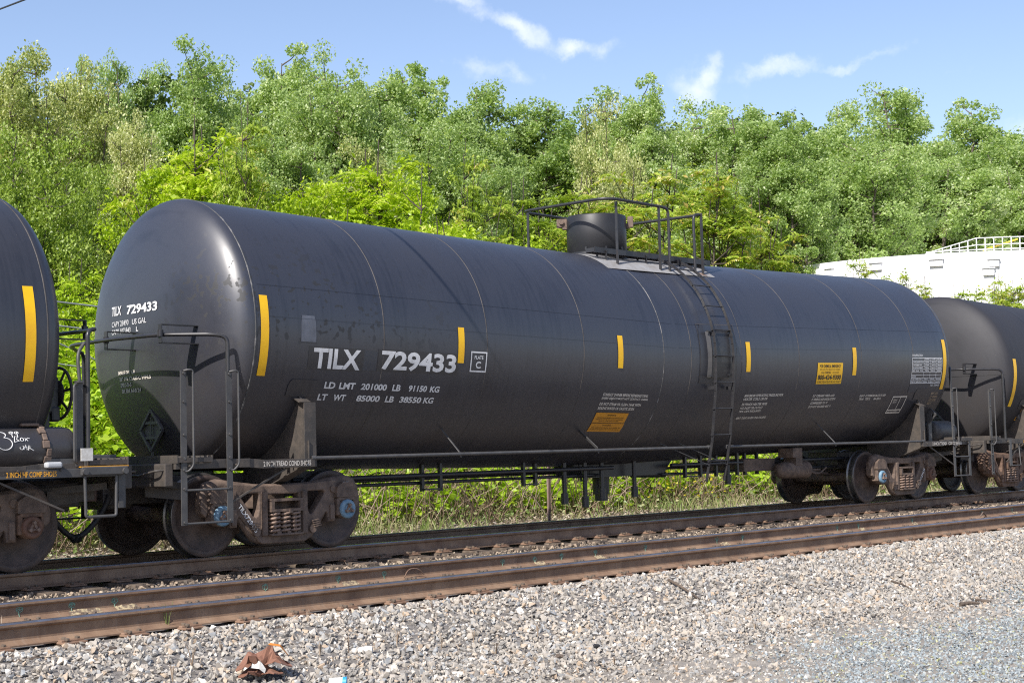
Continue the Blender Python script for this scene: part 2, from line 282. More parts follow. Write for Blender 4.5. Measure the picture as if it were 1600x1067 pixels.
# ------------------------------------------------------------------ mesh helpers
class MB:
    def __init__(s): s.v = []; s.f = []; s.m = []; s.sm = []
    def add(s, vs, fs, mi=0, smooth=False):
        o = len(s.v); s.v += [tuple(p) for p in vs]
        for f in fs: s.f.append(tuple(i+o for i in f)); s.m.append(mi); s.sm.append(smooth)
    def box(s, c, d, mi=0, rot=None, bev=0):
        hx, hy, hz = d[0]/2, d[1]/2, d[2]/2
        if bev:
            b = min(bev, hx*.9, hy*.9, hz*.9)
            bm = bmesh.new(); bmesh.ops.create_cube(bm, size=1)
            for v in bm.verts: v.co = Vector((v.co.x*d[0], v.co.y*d[1], v.co.z*d[2]))
            bmesh.ops.bevel(bm, geom=bm.edges[:], offset=b, segments=2, affect='EDGES', profile=.5)
            vs = [v.co.copy() for v in bm.verts]; fs = [[v.index for v in f.verts] for f in bm.faces]; bm.free()
        else:
            vs = [Vector((x, y, z)) for x in (-hx, hx) for y in (-hy, hy) for z in (-hz, hz)]
            fs = [(0, 1, 3, 2), (4, 6, 7, 5), (0, 4, 5, 1), (2, 3, 7, 6), (0, 2, 6, 4), (1, 5, 7, 3)]
        if rot is not None: vs = [rot @ v for v in vs]
        s.add([v+Vector(c) for v in vs], fs, mi)
    def bar(s, a, b, w, t, mi=0, up=(0, 0, 1)):
        """flat bar from a to b; w across `up x axis`, t along up"""
        a = Vector(a); b = Vector(b); d = (b-a).normalized(); u = Vector(up); sd = d.cross(u)
        if sd.length < 1e-4: sd = d.cross(Vector((0, 1, 0)))
        sd.normalize(); u = sd.cross(d)
        vs = [p+sd*(i*w/2)+u*(j*t/2) for p in (a, b) for i in (-1, 1) for j in (-1, 1)]
        s.add(vs, [(0, 1, 3, 2), (4, 6, 7, 5), (0, 4, 5, 1), (2, 3, 7, 6), (0, 2, 6, 4), (1, 5, 7, 3)], mi)
    def tube(s, pts, r, n=8, mi=0, caps=True, closed=False):
        pts = [Vector(p) for p in pts]; k = len(pts)
        rs = r if isinstance(r, (list, tuple)) else [r]*k
        tg = []
        for i in range(k):
            a = pts[(i-1) % k] if (i or closed) else pts[i]; b = pts[(i+1) % k] if (i < k-1 or closed) else pts[i]
            tg.append((b-a).normalized())
        ref = Vector((0, 0, 1)) if abs(tg[0].z) < .9 else Vector((1, 0, 0))
        nrm = (ref-tg[0]*ref.dot(tg[0])).normalized(); vs = []
        for i in range(k):
            nrm = nrm-tg[i]*nrm.dot(tg[i])
            nrm = nrm.normalized() if nrm.length > 1e-6 else tg[i].orthogonal().normalized()
            bn = tg[i].cross(nrm)
            for j in range(n):
                t = 2*math.pi*j/n; vs.append(pts[i]+(nrm*math.cos(t)+bn*math.sin(t))*rs[i])
        fs = []
        for i in range(k if closed else k-1):
            i2 = (i+1) % k
            for j in range(n):
                j2 = (j+1) % n; fs.append((i*n+j, i*n+j2, i2*n+j2, i2*n+j))
        s.add(vs, fs, mi, True)
        if caps and not closed:
            s.add(vs[:n], [tuple(range(n))[::-1]], mi); s.add(vs[-n:], [tuple(range(n))], mi)
    def cyl(s, a, b, r, n=24, mi=0): s.tube([a, b], r, n, mi)
    def lathe(s, prof, n=40, axis='y', c=(0, 0, 0), mi=0, mis=None, smooth=True):
        """prof: (radius, along)"""
        vs = []; c = Vector(c)
        for (r, a) in prof:
            for j in range(n):
                t = 2*math.pi*j/n; p, q = r*math.cos(t), r*math.sin(t)
                vs.append(c+(Vector((p, a, q)) if axis == 'y' else Vector((a, p, q)) if axis == 'x' else Vector((p, q, a))))
        o = len(s.v); s.v += [tuple(v) for v in vs]
        for i in range(len(prof)-1):
            for j in range(n):
                j2 = (j+1) % n; s.f.append((o+i*n+j, o+i*n+j2, o+(i+1)*n+j2, o+(i+1)*n+j)); s.m.append(mis[i] if mis else mi); s.sm.append(smooth)
    def prism(s, poly, y0, y1, mi=0, mp=None):
        """poly in (x,z), extruded along y"""
        mp = mp or (lambda p, y: (p[0], y, p[1]))
        n = len(poly); vs = [mp(p, y0) for p in poly]+[mp(p, y1) for p in poly]
        fs = [tuple(range(n)), tuple(range(n, 2*n))[::-1]]+[(i, i+n, (i+1) % n+n, (i+1) % n) for i in range(n)]
        s.add(vs, fs, mi)
    def grid(s, pts, mi=0, smooth=True):
        """pts[i][j]"""
        a = len(pts); b = len(pts[0]); vs = [p for r in pts for p in r]
        s.add(vs, [(i*b+j, i*b+j+1, (i+1)*b+j+1, (i+1)*b+j) for i in range(a-1) for j in range(b-1)], mi, smooth)
    def build(s, name, mats, parent=None, fix=True, loc=None):
        me = bpy.data.meshes.new(name); me.from_pydata(s.v, [], s.f)
        for mm in (mats if isinstance(mats, (list, tuple)) else [mats]): me.materials.append(mm if not isinstance(mm, str) else M[mm])
        me.polygons.foreach_set('material_index', s.m); me.polygons.foreach_set('use_smooth', s.sm)
        if fix:
            bm = bmesh.new(); bm.from_mesh(me); bmesh.ops.recalc_face_normals(bm, faces=bm.faces[:]); bm.to_mesh(me); bm.free()
        me.update()
        return link(name, me, parent, loc)
def link(name, me, parent=None, loc=None):
    o = bpy.data.objects.new(name, me); COL.objects.link(o)
    if parent: o.parent = parent
    if loc: o.location = loc
    return o
def empty(name, loc=(0, 0, 0), rot=(0, 0, 0)):
    o = bpy.data.objects.new(name, None); COL.objects.link(o); o.location = loc; o.rotation_euler = rot; o.empty_display_size = .3
    return o
def tag(o, label=None, cat=None, group=None, kind=None):
    if label: o['label'] = label
    if cat: o['category'] = cat
    if group: o['group'] = group
    if kind: o['kind'] = kind
    return o
def dup(o, parent=None):
    c = o.copy(); COL.objects.link(c); c.parent = parent
    for ch in list(o.children): dup(ch, c)
    return c
def fast_mesh(name, V, F, mats, mi=None, smooth=False):
    V = np.asarray(V, dtype=np.float32); F = np.asarray(F, dtype=np.int32); k = F.shape[1]
    me = bpy.data.meshes.new(name)
    me.vertices.add(len(V)); me.vertices.foreach_set('co', V.ravel())
    me.loops.add(F.size); me.loops.foreach_set('vertex_index', F.ravel())
    me.polygons.add(len(F)); me.polygons.foreach_set('loop_start', np.arange(0, F.size, k, dtype=np.int32))
    if mi is not None: me.polygons.foreach_set('material_index', np.asarray(mi, dtype=np.int32))
    me.polygons.foreach_set('use_smooth', np.full(len(F), smooth))
    for mm in (mats if isinstance(mats, (list, tuple)) else [mats]): me.materials.append(M[mm] if isinstance(mm, str) else mm)
    me.update(calc_edges=True); me.validate(); return me
def arc(pts, rad, n=6):
    """polyline with rounded corners"""
    pts = [Vector(p) for p in pts]; o = [pts[0]]
    for a, b, c in zip(pts, pts[1:], pts[2:]):
        d1 = (a-b); d2 = (c-b); r = min(rad, d1.length*.49, d2.length*.49)
        p, q = b+d1.normalized()*r, b+d2.normalized()*r
        for i in range(n+1):
            t = i/n; o.append(p*(1-t)**2+b*2*t*(1-t)+q*t*t)
    o.append(pts[-1]); return o
def outline_mesh(name, loops, depth, bevel=.0, res=1):
    """flat shape with holes from closed 2D loops, extruded +-depth/2 (x,y) -> mesh data in the xy plane"""
    cu_ = bpy.data.curves.new(name, 'CURVE'); cu_.dimensions = '2D'; cu_.fill_mode = 'BOTH'
    cu_.extrude = depth/2-bevel; cu_.bevel_depth = bevel; cu_.bevel_resolution = res
    for lp in loops:
        sp = cu_.splines.new('POLY'); sp.points.add(len(lp)-1); sp.use_cyclic_u = True
        for p, q in zip(sp.points, lp): p.co = (q[0], q[1], 0, 1)
    o = bpy.data.objects.new(name, cu_); COL.objects.link(o); bpy.context.view_layer.update()
    me = bpy.data.meshes.new_from_object(o.evaluated_get(bpy.context.evaluated_depsgraph_get()))
    bpy.data.objects.remove(o); bpy.data.curves.remove(cu_); return me
def text_mesh(txt, w=None, h=None, bold=.012, extrude=0):
    """lettering as flat mesh: (verts 2D, faces) with the lower left at 0,0, scaled to w x h"""
    cu_ = bpy.data.curves.new('t', 'FONT'); cu_.body = txt; cu_.size = 1; cu_.offset = bold; cu_.resolution_u = 3; cu_.space_character = .98
    o = bpy.data.objects.new('t', cu_); COL.objects.link(o); bpy.context.view_layer.update()
    me = bpy.data.meshes.new_from_object(o.evaluated_get(bpy.context.evaluated_depsgraph_get()))
    v = np.array([p.co[:] for p in me.vertices]); f = [tuple(p.vertices) for p in me.polygons]
    bpy.data.objects.remove(o); bpy.data.curves.remove(cu_); bpy.data.meshes.remove(me)
    lo, hi = v.min(0), v.max(0); v = v-lo
    sx = w/(hi[0]-lo[0]) if w else None; sy = h/(hi[1]-lo[1]) if h else sx
    if sx is None: sx = sy*.8
    v[:, 0] *= sx; v[:, 1] *= sy
    return v, f
def text_into(mb, txt, mp, w=None, h=None, mi=0, bold=.012, strip=None):
    """put lettering through the mapping mp(u,v) -> 3D; cut into strips so that it can follow a curve"""
    v, f = text_mesh(txt, w, h, bold)
    bm = bmesh.new(); vs = [bm.verts.new(p) for p in v]
    for q in f:
        try: bm.faces.new([vs[i] for i in q])
        except ValueError: pass
    if strip:
        y = strip
        while y < v[:, 1].max():
            bmesh.ops.bisect_plane(bm, geom=bm.verts[:]+bm.edges[:]+bm.faces[:], plane_co=(0, y, 0), plane_no=(0, 1, 0)); y += strip
    bm.verts.index_update()
    mb.add([mp(p.co.x, p.co.y) for p in bm.verts], [[q.index for q in p.verts] for p in bm.faces], mi); bm.free()

# ------------------------------------------------------------------ ground
def groundz(Y):
    return np.interp(Y, [-50, 6.0, 7.6, 8.4, 9.15, 9.5, 11.6, 12.4, 13.6, 16.4, 17.3, 18.4, 21, 30, 60, 200], [-.36, -.34, -.33, -.27, -.115, -.080, -.15, -.205, -.215, -.29, -.35, -.36, -.30, -.1, .3, .6])
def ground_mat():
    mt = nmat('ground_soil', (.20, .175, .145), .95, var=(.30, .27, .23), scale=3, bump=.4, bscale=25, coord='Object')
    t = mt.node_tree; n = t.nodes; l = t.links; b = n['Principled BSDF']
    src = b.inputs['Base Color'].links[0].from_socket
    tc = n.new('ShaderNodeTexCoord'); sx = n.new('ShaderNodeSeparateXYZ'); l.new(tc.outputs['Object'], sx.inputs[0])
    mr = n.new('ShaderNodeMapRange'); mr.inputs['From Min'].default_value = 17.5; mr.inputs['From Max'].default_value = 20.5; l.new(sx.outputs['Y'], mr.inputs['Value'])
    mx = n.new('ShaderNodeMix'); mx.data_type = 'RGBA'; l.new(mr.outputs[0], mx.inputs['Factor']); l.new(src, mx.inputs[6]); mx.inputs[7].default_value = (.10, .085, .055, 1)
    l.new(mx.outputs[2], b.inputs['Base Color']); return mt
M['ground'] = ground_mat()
M['bed'] = nmat('ballast_fines', (.11, .10, .09), .95, var=(.22, .20, .18), scale=30, bump=.6, bscale=60)  # bed colour darkened to paint the shade in gaps between stones
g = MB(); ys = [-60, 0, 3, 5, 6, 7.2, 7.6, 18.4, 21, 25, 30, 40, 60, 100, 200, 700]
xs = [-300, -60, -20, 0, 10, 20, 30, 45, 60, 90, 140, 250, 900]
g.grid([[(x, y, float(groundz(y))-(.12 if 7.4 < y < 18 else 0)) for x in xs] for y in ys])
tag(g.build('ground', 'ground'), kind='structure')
g = MB(); ys = [7.3, 7.6, 8.0, 8.4, 8.8, 9.15, 9.5, 10.5, 11.6, 12.4, 13.0, 13.6, 15, 16.4, 17.3, 17.8]
g.grid([[(x, y, float(groundz(y))-.02+(.02 if 7.4 < y < 17.7 else -.06)) for x in [-60, -10, 0, 10, 20, 40, 80, 200]] for y in ys])
tag(g.build('ballast_bed', 'bed'), kind='structure')

# ------------------------------------------------------------------ the two canted tracks
A1, Y1 = 0.0280, 14.2219
A2, Y2, Z2 = 0.0290, 14.2219-4.2394, 0.0969
def track_frame(a, Yp, zp):
    """matrix of the canted track: y = 0 midway between the rails, z = 0 rail top; pivots on the near rail"""
    rot = Matrix.Rotation(-a, 4, 'X'); p = rot @ Vector((0, .7525, 0))
    return Matrix.Translation((0, Yp+p.y, zp+p.z)) @ rot
T1 = track_frame(A1, Y1, 0); T2 = track_frame(A2, Y2, Z2)
RH = .168
prof = [(-.070, -RH), (-.070, -RH+.011), (-.026, -RH+.026), (-.0095, -RH+.042), (-.008, -RH+.075), (-.009, -RH+.118), (-.032, -RH+.131), (-.0355, -RH+.140), (-.0345, -.012), (-.029, -.003), (-.016, 0)]
prof = prof+[(-p[0], p[1]) for p in prof[::-1]]
def rail(T, y, label, X0=-40, X1=170):
    b = MB(); n = len(prof); vs = []; xs = [X0, X1]
    for x in xs: vs += [(x, q[0], q[1]) for q in prof]
    fs = []; b.v = vs
    for j in range(n):
        j2 = (j+1) % n; b.f.append((j, j2, n+j2, n+j)); b.m.append(1 if 8 <= j <= 12 else 0); b.sm.append(False)
    b.f += [tuple(range(n)), tuple(range(n, 2*n))]; b.m += [0, 0]; b.sm += [False, False]
    o = b.build('rail', ['rail', 'railtop']); o.matrix_world = T @ Matrix.Translation((0, y, 0))
    return tag(o, label, 'rail', 'steel rails of the two tracks')
r1n = rail(T1, -.7525, 'brown shaded steel rail that carries the near wheels of the tank cars')
r1f = rail(T1, .7525, 'dark steel rail in deep shade on the far side beneath the tank cars')
r2f = rail(T2, .7525, 'rusty rail with green chalk marks and pale yellow smears on its web')
r2n = rail(T2, -.7525, 'rusty rail nearest the gravel, streaked web above orange tie plates')
# chalk marks on the web of the far rail of the empty track
rng = random.Random(5)
I2 = T2.inverted()
def on_web(px_, py_):   # where the sight line meets the near face of that rail
    d = I2.to_3x3() @ px_dir(px_, py_); o = I2 @ CAM_P; t = (.7525-.0085-o.y)/d.y; return o+d*t
for (px_, py_) in ((30, 952), (112, 945), (179, 938), (414, 917), (528, 903), (600, 896), (785, 877), (835, 873), (877, 868), (930, 862), (1008, 854), (1120, 842), (1160, 838), (1308, 823), (1341, 820), (1425, 812), (1534, 800), (1581, 795)):
    p = on_web(px_, py_); pts = []; b = MB()
    for k in range(15):
        t = k/14*2*math.pi*1.1; rx = .028*rng.uniform(.75, 1.2); rz = .026*rng.uniform(.8, 1.15)
        pts.append((p.x+rx*math.cos(t), -.0105, min(max(p.z+rz*math.sin(t), -.125), -.05)))
    b.tube(pts, .0032, 4)
    b.tube([(p.x+.005, -.0105, -.06), (p.x-.008, -.0105, -.09), (p.x+.003, -.0105, -.13)], .0036, 4)
    for k in range(4):
        x0 = p.x+rng.uniform(-.02, .02); z0 = -.085+rng.uniform(-.015, .015); b.tube([(x0-.012, -.0105, z0), (x0+.014, -.0105, z0+.012)], .003, 4)
    b.build('chalk_mark', 'green_mark', r2f)
for (px_, wd) in ((131, .30), (196, .22), (545, .2), (842, .16), (935, .16), (1131, .16), (1318, .16), (1346, .14), (1428, .14), (1586, .16)):
    p = on_web(px_, 945-(px_-110)*.0975); n = 9; b = MB()
    zt = [-.168+.05+rng.uniform(-.012, .02) for _ in range(n+1)]
    pts = [[], [], []]
    for i in range(n+1):
        x = p.x-wd/2+wd*i/n; e = .012 if 0 < i < n else 0
        pts[0].append((x, -.068+rng.uniform(0, .006), -RH+.0145)); pts[1].append((x, -.028, -RH+.0285)); pts[2].append((x, -.0115, -RH+.044+e*rng.random()))
    b.grid(pts, smooth=False); b.build('paint_smear', 'lime_mark', r2f)

# ties, each with its plates and spikes
def make_tie():
    t = MB(); t.box((0, 0, -RH-.012-.10), (.225, 2.62, .185), bev=.012)
    tie = t.build('crosstie', 'tie')
    for y in (-.7525, .7525):
        b = MB(); b.box((0, y, -RH-.006), (.19, .36, .016), bev=.004); b.box((0, y-.105, -RH+.006), (.185, .05, .02), bev=.005); b.box((0, y+.105, -RH+.006), (.185, .05, .02), bev=.005)
        for dx, dy in ((-.05, -.088), (.055, -.092), (.04, .09), (-.06, -.15)):
            b.box((dx, y+dy, -RH+.022), (.024, .04, .022), 1, bev=.005); b.box((dx, y+dy, -RH+.006), (.016, .016, .03), 1)
        b.build('tie_plate', ['plate', 'tie'], tie)
    return tie
tie0 = make_tie(); rng = random.Random(3)
def lay_ties(T, x0, x1, step, lab, grp):
    x = x0; i = 0
    while x < x1:
        o = tie0 if lay_ties.first else dup(tie0); lay_ties.first = False
        o.matrix_world = T @ Matrix.Translation((x+rng.uniform(-.03, .03), 0, 0)) @ Matrix.Rotation(rng.uniform(-.012, .012), 4, 'Z')
        tag(o, lab, 'railway tie', grp); x += step
lay_ties.first = True
lay_ties(T2, 3.0, 34, .52, 'weathered wooden crosstie with rusty plates under the empty near track', 'crossties of the near track')
lay_ties(T1, 5.5, 46, .52, 'weathered wooden crosstie with rusty plates under the tank cars', 'crossties under the train')
exec_after = []

# ------------------------------------------------------------------ the tank cars
TR = 1.5905; HEAD = .45
class Tank:
    def __init__(s, zc, bl, br, xm, xl, xr, R=TR): s.zc, s.bl, s.br, s.xm, s.xl, s.xr, s.R = zc, bl, br, xm, xl, xr, R
    def z(s, x): return s.zc+(s.bl*(s.xm-x) if x < s.xm else s.br*(x-s.xm))
    def p(s, x, ang, off=0):
        """point on the shell: ang in degrees from the top towards the near side"""
        a = R_(ang); r = s.R+off; return (x, -r*math.sin(a), s.z(x)+r*math.cos(a))
    def head(s, side, y, z, off=0):
        x0 = s.xl if side < 0 else s.xr; zc = s.z(x0); q = min(.9999, ((y*y+(z-zc)**2)/s.R**2))
        return (x0+side*(HEAD*math.sqrt(1-q)+off), y, z)
    def shell(s, parent, mat):
        b = MB(); n = 96; rings = []
        for k in range(1, 15):   # left head from the pole outwards
            t = k/15*math.pi/2; rings.append((s.xl-HEAD*math.cos(t), s.R*math.sin(t), s.xl))
        xs = [s.xl]+[x for x in np.linspace(s.xl, s.xr, 40)[1:-1]]+[s.xm, s.xr]
        for x in sorted(set(xs)): rings.append((x, s.R, x))
        for k in range(14, 0, -1):
            t = k/15*math.pi/2; rings.append((s.xr+HEAD*math.cos(t), s.R*math.sin(t), s.xr))
        vs = []
        for (x, r, xz) in rings:
            for j in range(n):
                a = 2*math.pi*j/n; vs.append((x, -r*math.sin(a), s.z(xz)+r*math.cos(a)))
        vs += [(s.xl-HEAD, 0, s.z(s.xl)), (s.xr+HEAD, 0, s.z(s.xr))]
        fs = [(i*n+j, i*n+(j+1) % n, (i+1)*n+(j+1) % n, (i+1)*n+j) for i in range(len(rings)-1) for j in range(n)]
        k = len(rings)*n
        fs += [(k, j, (j+1) % n) for j in range(n)]+[(k+1, (len(rings)-1)*n+(j+1) % n, (len(rings)-1)*n+j) for j in range(n)]
        b.add(vs, fs, 0, True)
        return b.build('tank', mat, parent)
    def seams(s, parent, lst):
        """lst: (x, width, lift, material)"""
        for (x, w, h, mat) in lst:
                b = MB(); n = 96; vs = []
                for dx, dr in ((-w/2, -.01), (-w/2, h*.6), (-w/4, h), (w/4, h), (w/2, h*.6), (w/2, -.01)):
                    for j in range(n):
                        a = 2*math.pi*j/n; xx = x+dx; vs.append((xx, -(s.R+dr)*math.sin(a), s.z(xx)+(s.R+dr)*math.cos(a)))
                b.add(vs, [(i*n+j, i*n+(j+1) % n, (i+1)*n+(j+1) % n, (i+1)*n+j) for i in range(5) for j in range(n)], 0, True)
                b.build('jacket_seam', mat, parent)
    def patch(s, b, x0, x1, a0, a1, off=.004, mi=0, n=10, round_top=0):
        rows = []
        for i in range(n+1):
            a = a0+(a1-a0)*i/n; ins = 0
            if round_top and i < 3: ins = round_top*(1, .35, .08)[i]
            rows.append([s.p(x0+ins, a, off), s.p(x1-ins, a, off)])
        b.grid(rows, mi)
    def frame(s, b, x0, x1, a0, a1, w=.02, off=.005, mi=0):
        dw = math.degrees(w/s.R)
        s.patch(b, x0, x1, a0, a0+dw, off, mi, 2); s.patch(b, x0, x1, a1-dw, a1, off, mi, 2)
        s.patch(b, x0, x0+w, a0+dw, a1-dw, off, mi, 8); s.patch(b, x1-w, x1, a0+dw, a1-dw, off, mi, 8)
    def text(s, b, txt, x, a_top, a_bot, w=None, off=.005, mi=0, bold=.012, strip=.03):
        h = R_(a_bot-a_top)*s.R
        text_into(b, txt, lambda u, v: s.p(x+u, a_bot-math.degrees(v/s.R), off), w, h, mi, bold, strip if h > .06 else None)
    def head_text(s, b, txt, side, y0, z_top, z_bot, w, off=.006, mi=0, bold=.012):
        """left head: letters run from the far side (y0 > 0) towards the near side"""
        text_into(b, txt, lambda u, v: s.head(side, y0-u, z_bot+v, off), w, z_top-z_bot, mi, bold, .03)

# ---- truck (two axles, sprung side frames): one of each part, then copies
def half_to_full(h): return h+[(-x, z) for x, z in h[::-1]]
SF_OUT = half_to_full([(0, .757), (.36, .762), (.63, .785), (.90, .797), (1.02, .765), (1.09, .69), (1.113, .59), (1.10, .50), (1.065, .475), (1.05, .50), (1.045, .595), (.735, .595), (.735, .335), (.665, .335), (.655, .42), (.625, .455), (.585, .43), (.45, .27), (.35, .155), (.30, .130), (0, .125)][::1])
def side_frame_mesh():
    outl = SF_OUT
    win = [(.330, .675), (.35, .705), (.58, .705), (.615, .68), (.61, .64), (.44, .42), (.395, .40), (.355, .42), (.330, .50)]
    op = [(-.235, .685), (.235, .685), (.235, .215), (-.235, .215)]
    me = outline_mesh('side_frame', [outl, win, [(-x, z) for x, z in win], op], .13, .018, 2)
    bm = bmesh.new(); bm.from_mesh(me)
    # xy outline -> xz plane; flanges and ribs proud of the web
    for v in bm.verts: v.co = Vector((v.co.x, v.co.z, v.co.y))
    bm.to_mesh(me); bm.free()
    b = MB()
    b.v = [tuple(v.co) for v in me.vertices]; b.f = [tuple(p.vertices) for p in me.polygons]; b.m = [0]*len(b.f); b.sm = [False]*len(b.f)
    for sgn in (-1, 1):
        # raised top flange, pedestal hood round the bearing, diagonal ribs, bosses
        b.tube([(sgn*.02, 0, .752), (sgn*.36, 0, .757), (sgn*.63, 0, .780), (sgn*.9, 0, .790), (sgn*1.01, 0, .757), (sgn*1.075, 0, .685), (sgn*1.098, 0, .59)], [.032, .034, .045, .078, .085, .065, .03], 10)
        b.tube([(sgn*.66, 0, .50), (sgn*.52, 0, .33), (sgn*.40, 0, .185), (sgn*.30, 0, .150), (0, 0, .145)], [.04, .047, .05, .04, .04], 10)
        b.box((sgn*.285, -.075, .45), (.075, .05, .50), bev=.015)
        for k in range(4): b.box((sgn*(.42+.012*k), -.105, .35-.022*k), (.10, .03, .011), rot=Matrix.Rotation(R_(-8*sgn), 3, 'Y'))
        b.cyl((sgn*.40, -.05, .255), (sgn*.40, -.095, .255), .05, 16); b.cyl((sgn*.72, -.04, .70), (sgn*.72, -.085, .70), .045, 14)
        b.prism([(sgn*.735, .6), (sgn*.74, .72), (sgn*.83, .775), (sgn*.96, .775), (sgn*1.045, .72), (sgn*1.05, .6)], -.13, .10)
        b.box((sgn*.70, -.02, .43), (.07, .14, .19), bev=.015)
    me2 = bpy.data.meshes.new('side_frame'); 
    o = b.build('side_frame', 'cast', fix=True); me2 = o.data; bpy.data.objects.remove(o); return me2
def spring_mesh():
    b = MB(); pts = []; turns = 5.2; z0, z1 = .225, .468
    for k in range(int(turns*14)+1):
        t = k/14*2*math.pi; pts.append((.060*math.cos(t), .060*math.sin(t), z0+(z1-z0)*k/(turns*14)))
    b.tube(pts, .0155, 6); b.cyl((0, 0, .22), (0, 0, .465), .028, 8)
    o = b.build('coil_spring', 'spring'); me = o.data; bpy.data.objects.remove(o); return me
def wheel_mesh():
    pr = [(.0, -.055), (.075, -.055), (.105, -.045), (.13, -.02), (.16, .005), (.23, .022), (.31, .020), (.375, -.002), (.392, -.010), (.400, -.016), (.452, -.016), (.457, -.010), (.4575, .05), (.459, .085), (.462, .095), (.478, .104), (.484, .113), (.481, .123), (.470, .130), (.40, .130), (.385, .115), (.33, .075), (.22, .070), (.15, .085), (.12, .11), (.085, .11)]
    mis = [0]*10+[1, 1, 1, 1, 1, 1, 1, 0, 0]+[0]*7
    b = MB(); b.lathe(pr, 56, 'y', mis=mis[:len(pr)-1])
    o = b.build('wheel', ['wheel', 'tread']); me = o.data; bpy.data.objects.remove(o); return me
def axle_mesh():
    b = MB(); b.lathe([(0, -.72), (.095, -.72), (.10, -.60), (.088, -.45), (.084, 0), (.088, .45), (.10, .60), (.095, .72), (0, .72)], 24, 'y')
    o = b.build('axle', 'cast'); me = o.data; bpy.data.objects.remove(o); return me
def cap_mesh(mat):
    b = MB()
    b.lathe([(0, .16), (.115, .16), (.118, -.02), (.112, -.035), (.100, -.045)], 28, 'y', mi=0)
    b.lathe([(.112, -.036), (.112, -.062), (.098, -.075), (.070, -.078), (.062, -.066), (.03, -.066), (.026, -.080), (0, -.080)], 28, 'y', mi=1)
    b.box((0, .04, .125), (.24, .16, .05), mi=0, bev=.012)
    b.box((-.115, .03, .03), (.05, .13, .20), mi=0, bev=.012); b.box((.125, .03, .05), (.03, .11, .16), mi=0, bev=.01)
    for k in range(3):
        t = R_(90+120*k); x, z = .047*math.cos(t), .047*math.sin(t)
        t2 = R_(90+120*(k+1)); x2, z2 = .047*math.cos(t2), .047*math.sin(t2)
        b.cyl((x, -.07, z), (x, -.108, z), .019, 6, 2); b.bar((x, -.083, z), (x2, -.083, z2), .022, .008, 2, up=(0, 1, 0))
    o = b.build('bearing_cap', ['cast_rust' if mat != 'blue' else 'cast', mat, 'bolt']); me = o.data; bpy.data.objects.remove(o); return me
ME = dict(sf=side_frame_mesh(), sp=spring_mesh(), wh=wheel_mesh(), ax=axle_mesh(), cap_blue=cap_mesh('blue'), cap_rust=cap_mesh('rustcap'))
SFM = {}
def make_truck(car, x, caps, mark=None, frame_mat='cast', springs_far=True):
    b = MB()
    b.box((0, 0, .60), (.36, 1.7, .20), bev=.02)
    for s in (-1, 1):    # ends of the bolster with their pocket, spring seats
        y = s*1.02
        b.box((0, y, .602), (.455, .24, .028)); b.box((0, y, .485), (.455, .24, .03)); b.box((-.205, y, .545), (.045, .24, .10)); b.box((.205, y, .545), (.045, .24, .10)); b.box((0, s*.93, .545), (.40, .05, .10))
        b.box((.05, s*1.135, .475), (.05, .02, .045)); b.box((0, y, .212), (.46, .25, .022), bev=.005)
        b.box((-.12, s*1.125, .225), (.06, .03, .05)); b.box((.02, s*1.125, .225), (.05, .03, .04))
    b.cyl((0, 0, .68), (0, 0, .80), .20, 24)
    for sx in (-1, 1):   # brake beams
        b.tube([(sx*.40, -.62, .34), (sx*.40, .62, .34)], .035, 8); b.bar((sx*.40, -.55, .34), (sx*.22, 0, .36), .05, .04); b.bar((sx*.40, .55, .34), (sx*.22, 0, .36), .05, .04)
        for s in (-1, 1): b.box((sx*.425, s*.72, .36), (.05, .10, .26), bev=.015)
    t = b.build('truck', frame_mat, car, loc=(x, 0, 0))
    for s in (-1, 1):
        if frame_mat not in SFM:
            me = ME['sf'].copy(); me.materials[0] = M[frame_mat]; SFM[frame_mat] = me
        o = link('side_frame', SFM[frame_mat], t, (0, s*1.005, 0))
        if s > 0: o.rotation_euler.z = math.pi
        for k in (-1, 0, 1):
            for yy in (1.075, .955): link('coil_spring', ME['sp'], t, (k*.145, s*yy, 0))
        for i, sx in enumerate((-1, 1)):
            w = link('wheel', ME['wh'], t, (sx*.889, s*.80, .457)); w.rotation_euler.z = 0 if s < 0 else math.pi; w.rotation_euler.y = rng.uniform(0, 6)
            c = link('bearing_cap', ME[caps[i] if s < 0 else 'cap_rust'], t, (sx*.889, s*1.085, .457)); c.rotation_euler.z = 0 if s < 0 else math.pi; c.rotation_euler.y = 0
    for sx in (-1, 1): link('axle', ME['ax'], t, (sx*.889, 0, .457))
    if mark:
        b = MB(); side, txt = mark
        p0 = Vector((side*.665, -1.10, .58)); p1 = Vector((side*.40, -1.10, .245))
        if side > 0: p0, p1 = p1, p0
        d = (p1-p0); L_ = d.length; d.normalize(); u = Vector((0, -1, 0)).cross(d); u = -u if u.z < 0 else u
        text_into(b, txt, lambda a, v: p0+d*(a+.02)+u*(v-.028)+Vector((0, -.012, 0)), L_-.04, .055)
        b.build('lettering', 'white', t)
        b = MB(); b.box((.90, -1.094, .735), (.095, .006, .085)); b.build('metal_tag', 'sticker', t) if side < 0 else None
    return t

